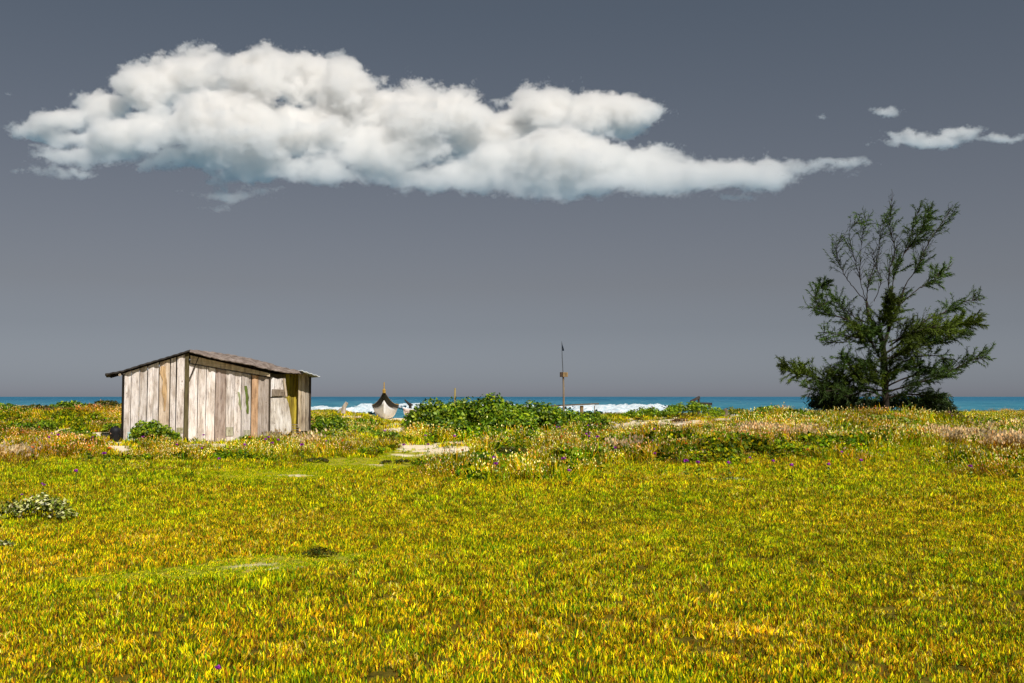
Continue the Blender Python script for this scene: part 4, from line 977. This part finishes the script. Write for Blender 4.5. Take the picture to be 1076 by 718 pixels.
# turf
x, y, r_ = strew([(1.5, 4, 60), (4, 8, 170), (8, 14, 150), (14, 22, 90), (22, 34, 36), (34, 58, 14)], 3)
z = height(x, y); px, py = proj(x, y, z); sm_, tm_ = sand_mask(x, y, z), track_mask(x, y, z)
keep = (r_.random(len(x)) > sm_ * .9) & ~hutmask(x, y)
x, y, z, px, py, tm_ = [a[keep] for a in (x, y, z, px, py, tm_)]; n = len(x)
big = N2.fbm(x / 4.5, y / 4.5, 4); fine = N3.fbm(x / .7, y / .7, 3)
idx_ = r_.integers(0, 6, n); idx_ = np.where((fine + r_.normal(0, .22, n) > .80) | (tm_ > .5), r_.integers(6, 8, n), idx_); idx_ = np.where(fine + r_.normal(0, .22, n) < .25, r_.integers(8, 10, n), idx_)
s = r_.uniform(.5, 1.0, n) * (.72 + .45 * big) * (1 - .62 * tm_) * (1 + sstep(14, 40, y) * .9)
s = s * (1 + .55 * sstep(8, 20, y)); scl = np.stack([np.maximum(s, .7), np.maximum(s, .7), s], 1)
ti = np.stack([.90 + .28 * big, .93 + .2 * big, .9 + .2 * big], 1) * (.92 + .3 * fine)[:, None] * r_.choice([.5, .85, 1.0, 1.2, 1.35], n)[:, None] * np.array([1.34, 1.36, 1.0])
grn = sstep(.5, .7, N4.fbm(x / 3.1 + 9, y / 2.1, 3))[:, None]; ti = ti * (1 - grn * np.array([.12, .02, .1]))
ti = ti * (1 - sstep(9, 18, y)[:, None] * np.array([.05, -.02, 0])); ti = np.where(tm_[:, None] > .4, np.array([[1.35, 1.5, .8]]), ti)
proto_t = proto_col('turf_clump', turf_p)
scatter('turf_grass', 'short coarse yellow green turf covering the open field', 'grass', proto_t, np.stack([x, y, z], 1), idx_, r_.uniform(0, 6.28, n), r_.normal(0, .12, (n, 2)), scl, ti)

# weed belt
x, y, r_ = strew([(14, 22, 26), (22, 30, 32), (30, 42, 26), (42, 60, 16)], 5)
z = height(x, y); px, py = proj(x, y, z); sm_, tm_ = sand_mask(x, y, z), track_mask(x, y, z); wb = weedbelt(px, py, x, y)
keep = (r_.random(len(x)) > sm_ * 1.1) & (r_.random(len(x)) < wb * (1 - tm_)) & ~hutmask(x, y) & (ell(px, py, 128, 472, 24, 13) > r_.uniform(.6, 1.1, len(x))) & (ell(px, py, 222, 469, 40, 8) > r_.uniform(.5, 1.1, len(x)))
x, y, z, px, py, wb = [a[keep] for a in (x, y, z, px, py, wb)]; n = len(x)
f = N4.fbm(x / 1.6, y / 1.6, 4) + r_.normal(0, .07, n)
idx_ = r_.integers(0, 4, n); idx_ = np.where(f > .55, r_.integers(4, 7, n), idx_); idx_ = np.where(f < .36, r_.integers(7, 9, n), idx_)
s = r_.uniform(.5, 1.5, n) * (.3 + 1.6 * N1.fbm(x / 1.5, y / 1.5, 3)) * (1 - .25 * sstep(470, 380, px)) * (1 - .5 * sstep(42, 49, y)) * (.12 + .88 * wb); scl = np.stack([s, s, s], 1)
b_ = N2.fbm(x / 3, y / 2, 4); ti = np.stack([1.0 + .5 * b_, 1.05 + .5 * b_, .8 + .3 * b_], 1) * r_.choice([.45, .8, 1.1, 1.3], n)[:, None]
rust = sstep(.52, .62, N1.fbm(x / 1.9 + 4, y / 1.4, 3))[:, None]; ti = ti * (1 - rust * r_.uniform(0, 1, n)[:, None] * np.array([.05, .36, .1])); left_or = (sstep(260, 60, px) * .12)[:, None]; ti = ti * (1 + left_or * np.array([1, -.6, 0]))
scatter('weeds', 'belt of mixed dry weeds and leafy plants between turf and dune', 'weeds', proto_col('weed_clump', weed_p), np.stack([x, y, z], 1), idx_, r_.uniform(0, 6.28, n), r_.normal(0, .14, (n, 2)), scl, ti)

# pale feathery grass patches
PL = [(1006, 466, 26, 4, .9), (1056, 472, 46, 3.5, 1.), (1055, 455, 30, 2.6, .7), (816, 459, 40, 3, .9), (18, 487, 30, 3, .35), (640, 481, 50, 3, .12), (330, 470, 30, 3, .1)]
x, y, r_ = strew([(17, 22, 15), (22, 46, 15)], 8); z = height(x, y); px, py = proj(x, y, z); k = np.zeros(len(x))
for a, b, c, d, e in PL: k = np.maximum(k, sstep(1.3, .5, ell(px, py, a, b + 2, c, d) + (N3.fbm(x * 1.1, y * .9, 3) - .5) * 3.2) * e)
keep = (r_.random(len(x)) < k) & ~hutmask(x, y); x, y, z = x[keep], y[keep], z[keep]; n = len(x); s = r_.uniform(.7, 1.35, n)
scatter('plume_grass', 'pale cream plumed dry grass in patches across the weed belt', 'grass', proto_col('plume_clump', plume_p), np.stack([x, y, z], 1), r_.integers(0, 3, n), r_.uniform(0, 6.28, n), r_.normal(0, .12, (n, 2)), np.stack([s, s, s], 1), np.array([1.05, .92, .72]) * r_.choice([.55, .85, 1.05, 1.2], n)[:, None])

# ------------------------------------------------------------------ wild flowers, one by one
def ground_hit(px_, py_):
    r0 = ray(px_, py_); lo = None
    for d in np.arange(3, 60, .1):
        if EYE + r0.z / r0.y * d <= gz(r0.x / r0.y * d, d): return r0.x / r0.y * d, d
    return r0.x / r0.y * 50, 50
def flower_proto(name, pcol, h, size, seed):
    r_ = np.random.default_rng(seed); root_ = bpy.data.objects.new(name, None); s = MB()
    s.tube([(0, 0, -.02), (.01, 0, h * .5), (0, .01, h)], [.005, .004, .003], 4, (.10, .15, .03))
    stem = bpy.data.objects.new('stem', None); me_s = bpy.data.meshes.new('stem'); me_s.from_pydata(s.v, [], s.f)
    a = me_s.attributes.new('tint', 'FLOAT_COLOR', 'POINT'); a.data.foreach_set('color', np.array([(*c, 1) for c in s.c], np.float32).ravel()); me_s.materials.append(M_leaf)
    V, Fq_, C = leaves([(0, 0, h, size, size, size * .8)], 34, size * .7, [pcol, sc_(pcol, 1.3), sc_(pcol, .7)], r_, 1.4, .9); me_b = fastmesh('blossom', V, Fq_, C); me_b.materials.append(M_petal)
    V, Fq_, C = leaves([(0, 0, h * .45, size * 1.4, size * 1.4, h * .4)], 14, size * .8, GREENS['mid'], r_, 2.0, .9); me_l = fastmesh('leaf', V, Fq_, C); me_l.materials.append(M_leaf)
    return me_s, me_b, me_l
def plant_flowers(name, pts, cat, protos, hfix, labfn, grpfn):
    r_ = np.random.default_rng(44)
    for i, (a, b) in enumerate(pts):
        D0 = ground_hit(a, b)[1]; hh = hfix if D0 > 18 else hfix * .5
        gx_, gy_ = ground_hit(a, b + hh * F / D0 * .85); k = (hh / hfix) * r_.uniform(.95, 1.35)
        t = thing(name, labfn(a, b), cat, (gx_, gy_, gz(gx_, gy_)), r_.uniform(0, 6.28), grpfn(a, b)); t.scale = (k, k, k)
        for nm, me in zip(('stem', 'blossom', 'leaf'), protos):
            o = bpy.data.objects.new(nm, me); link(o, t)
PUR = [(150, 463), (185.5, 472), (211.6, 474.5), (230, 487), (257, 475), (279, 470), (282, 468), (286, 473), (292, 470), (109, 484.6), (97, 463.6), (343, 468), (213.7, 462), (317, 477), (404, 459), (424, 472.5), (447, 464),
       (450, 472), (477.6, 467.5), (521, 495.5), (519, 492), (557.6, 451), (547, 460), (585, 454), (590, 457), (594, 456), (588, 452), (618, 451), (664.5, 458), (620, 459), (619, 465), (616, 463), (628, 467), (646.5, 478), (593, 489), (591, 487), (598, 501),
       (688, 481.5), (685.5, 466), (687.5, 458.6), (733.5, 495), (766, 496), (721, 496), (788, 485), (54, 460.6), (60.6, 464), (51, 466), (79, 504.7), (46, 516), (44, 514), (22.7, 523), (33, 528.6), (884.6, 480), (890.5, 446),
       (1000.8, 439.7), (998, 437), (871, 497), (905, 490.5), (832, 500), (812.8, 490.5), (1067, 443.6), (1020, 496), (228.6, 712)]
def zone(a, b):
    if b > 600: return 'at the bottom edge of the turf'
    if a < 90 and b > 500: return 'by the creamy plant at far left'
    if a < 125: return 'left of the hut'
    if a < 300: return 'in front of the hut'
    if a < 440: return 'near the sandy gap'
    if a < 580: return 'below the central thicket'
    if a < 640: return 'below the flag pole'
    if a < 800: return 'below the crest sand'
    return 'below the casuarina'
ORD = ['first', 'second', 'third', 'fourth', 'fifth', 'sixth', 'seventh', 'eighth', 'ninth', 'tenth', 'eleventh', 'twelfth', 'thirteenth', 'fourteenth', 'fifteenth', 'sixteenth', 'seventeenth', 'eighteenth', 'nineteenth', 'twentieth']
def flab(colour, pts):
    def f(a, b):
        z_ = zone(a, b); q = sorted(p for p in pts if zone(*p) == z_)
        if len(q) == 1: return 'single small %s wildflower %s' % (colour, z_)
        return '%s %s wildflower from the left, of those %s' % (ORD[q.index((a, b))], colour, z_)
    return f
PUR = [(float(a), float(b)) for a, b in PUR]
plant_flowers('purple_wildflower', PUR, 'flower', flower_proto('purple_wildflower', (.38, .04, .44), .32, .032, 1), .32, flab('purple', PUR), lambda a, b: 'purple wildflowers ' + zone(a, b))
r_ = np.random.default_rng(77)
ORF = [(9., 454), (13, 459), (16, 460), (24, 457), (41, 453.5), (34, 478.5), (93, 477), (94, 480), (115, 479), (36, 470), (3, 454)] + [(float(a), float(b)) for a, b in zip(r_.uniform(565, 760, 26), r_.uniform(446, 476, 26))] + [(849, 476.5), (871, 488), (100, 458), (262, 466), (360, 470), (486, 480), (905, 470), (940, 462)]
plant_flowers('orange_wildflower', ORF, 'flower', flower_proto('orange_wildflower', (.80, .22, .03), .28, .028, 2), .28, flab('orange', ORF), lambda a, b: 'orange wildflowers ' + zone(a, b))
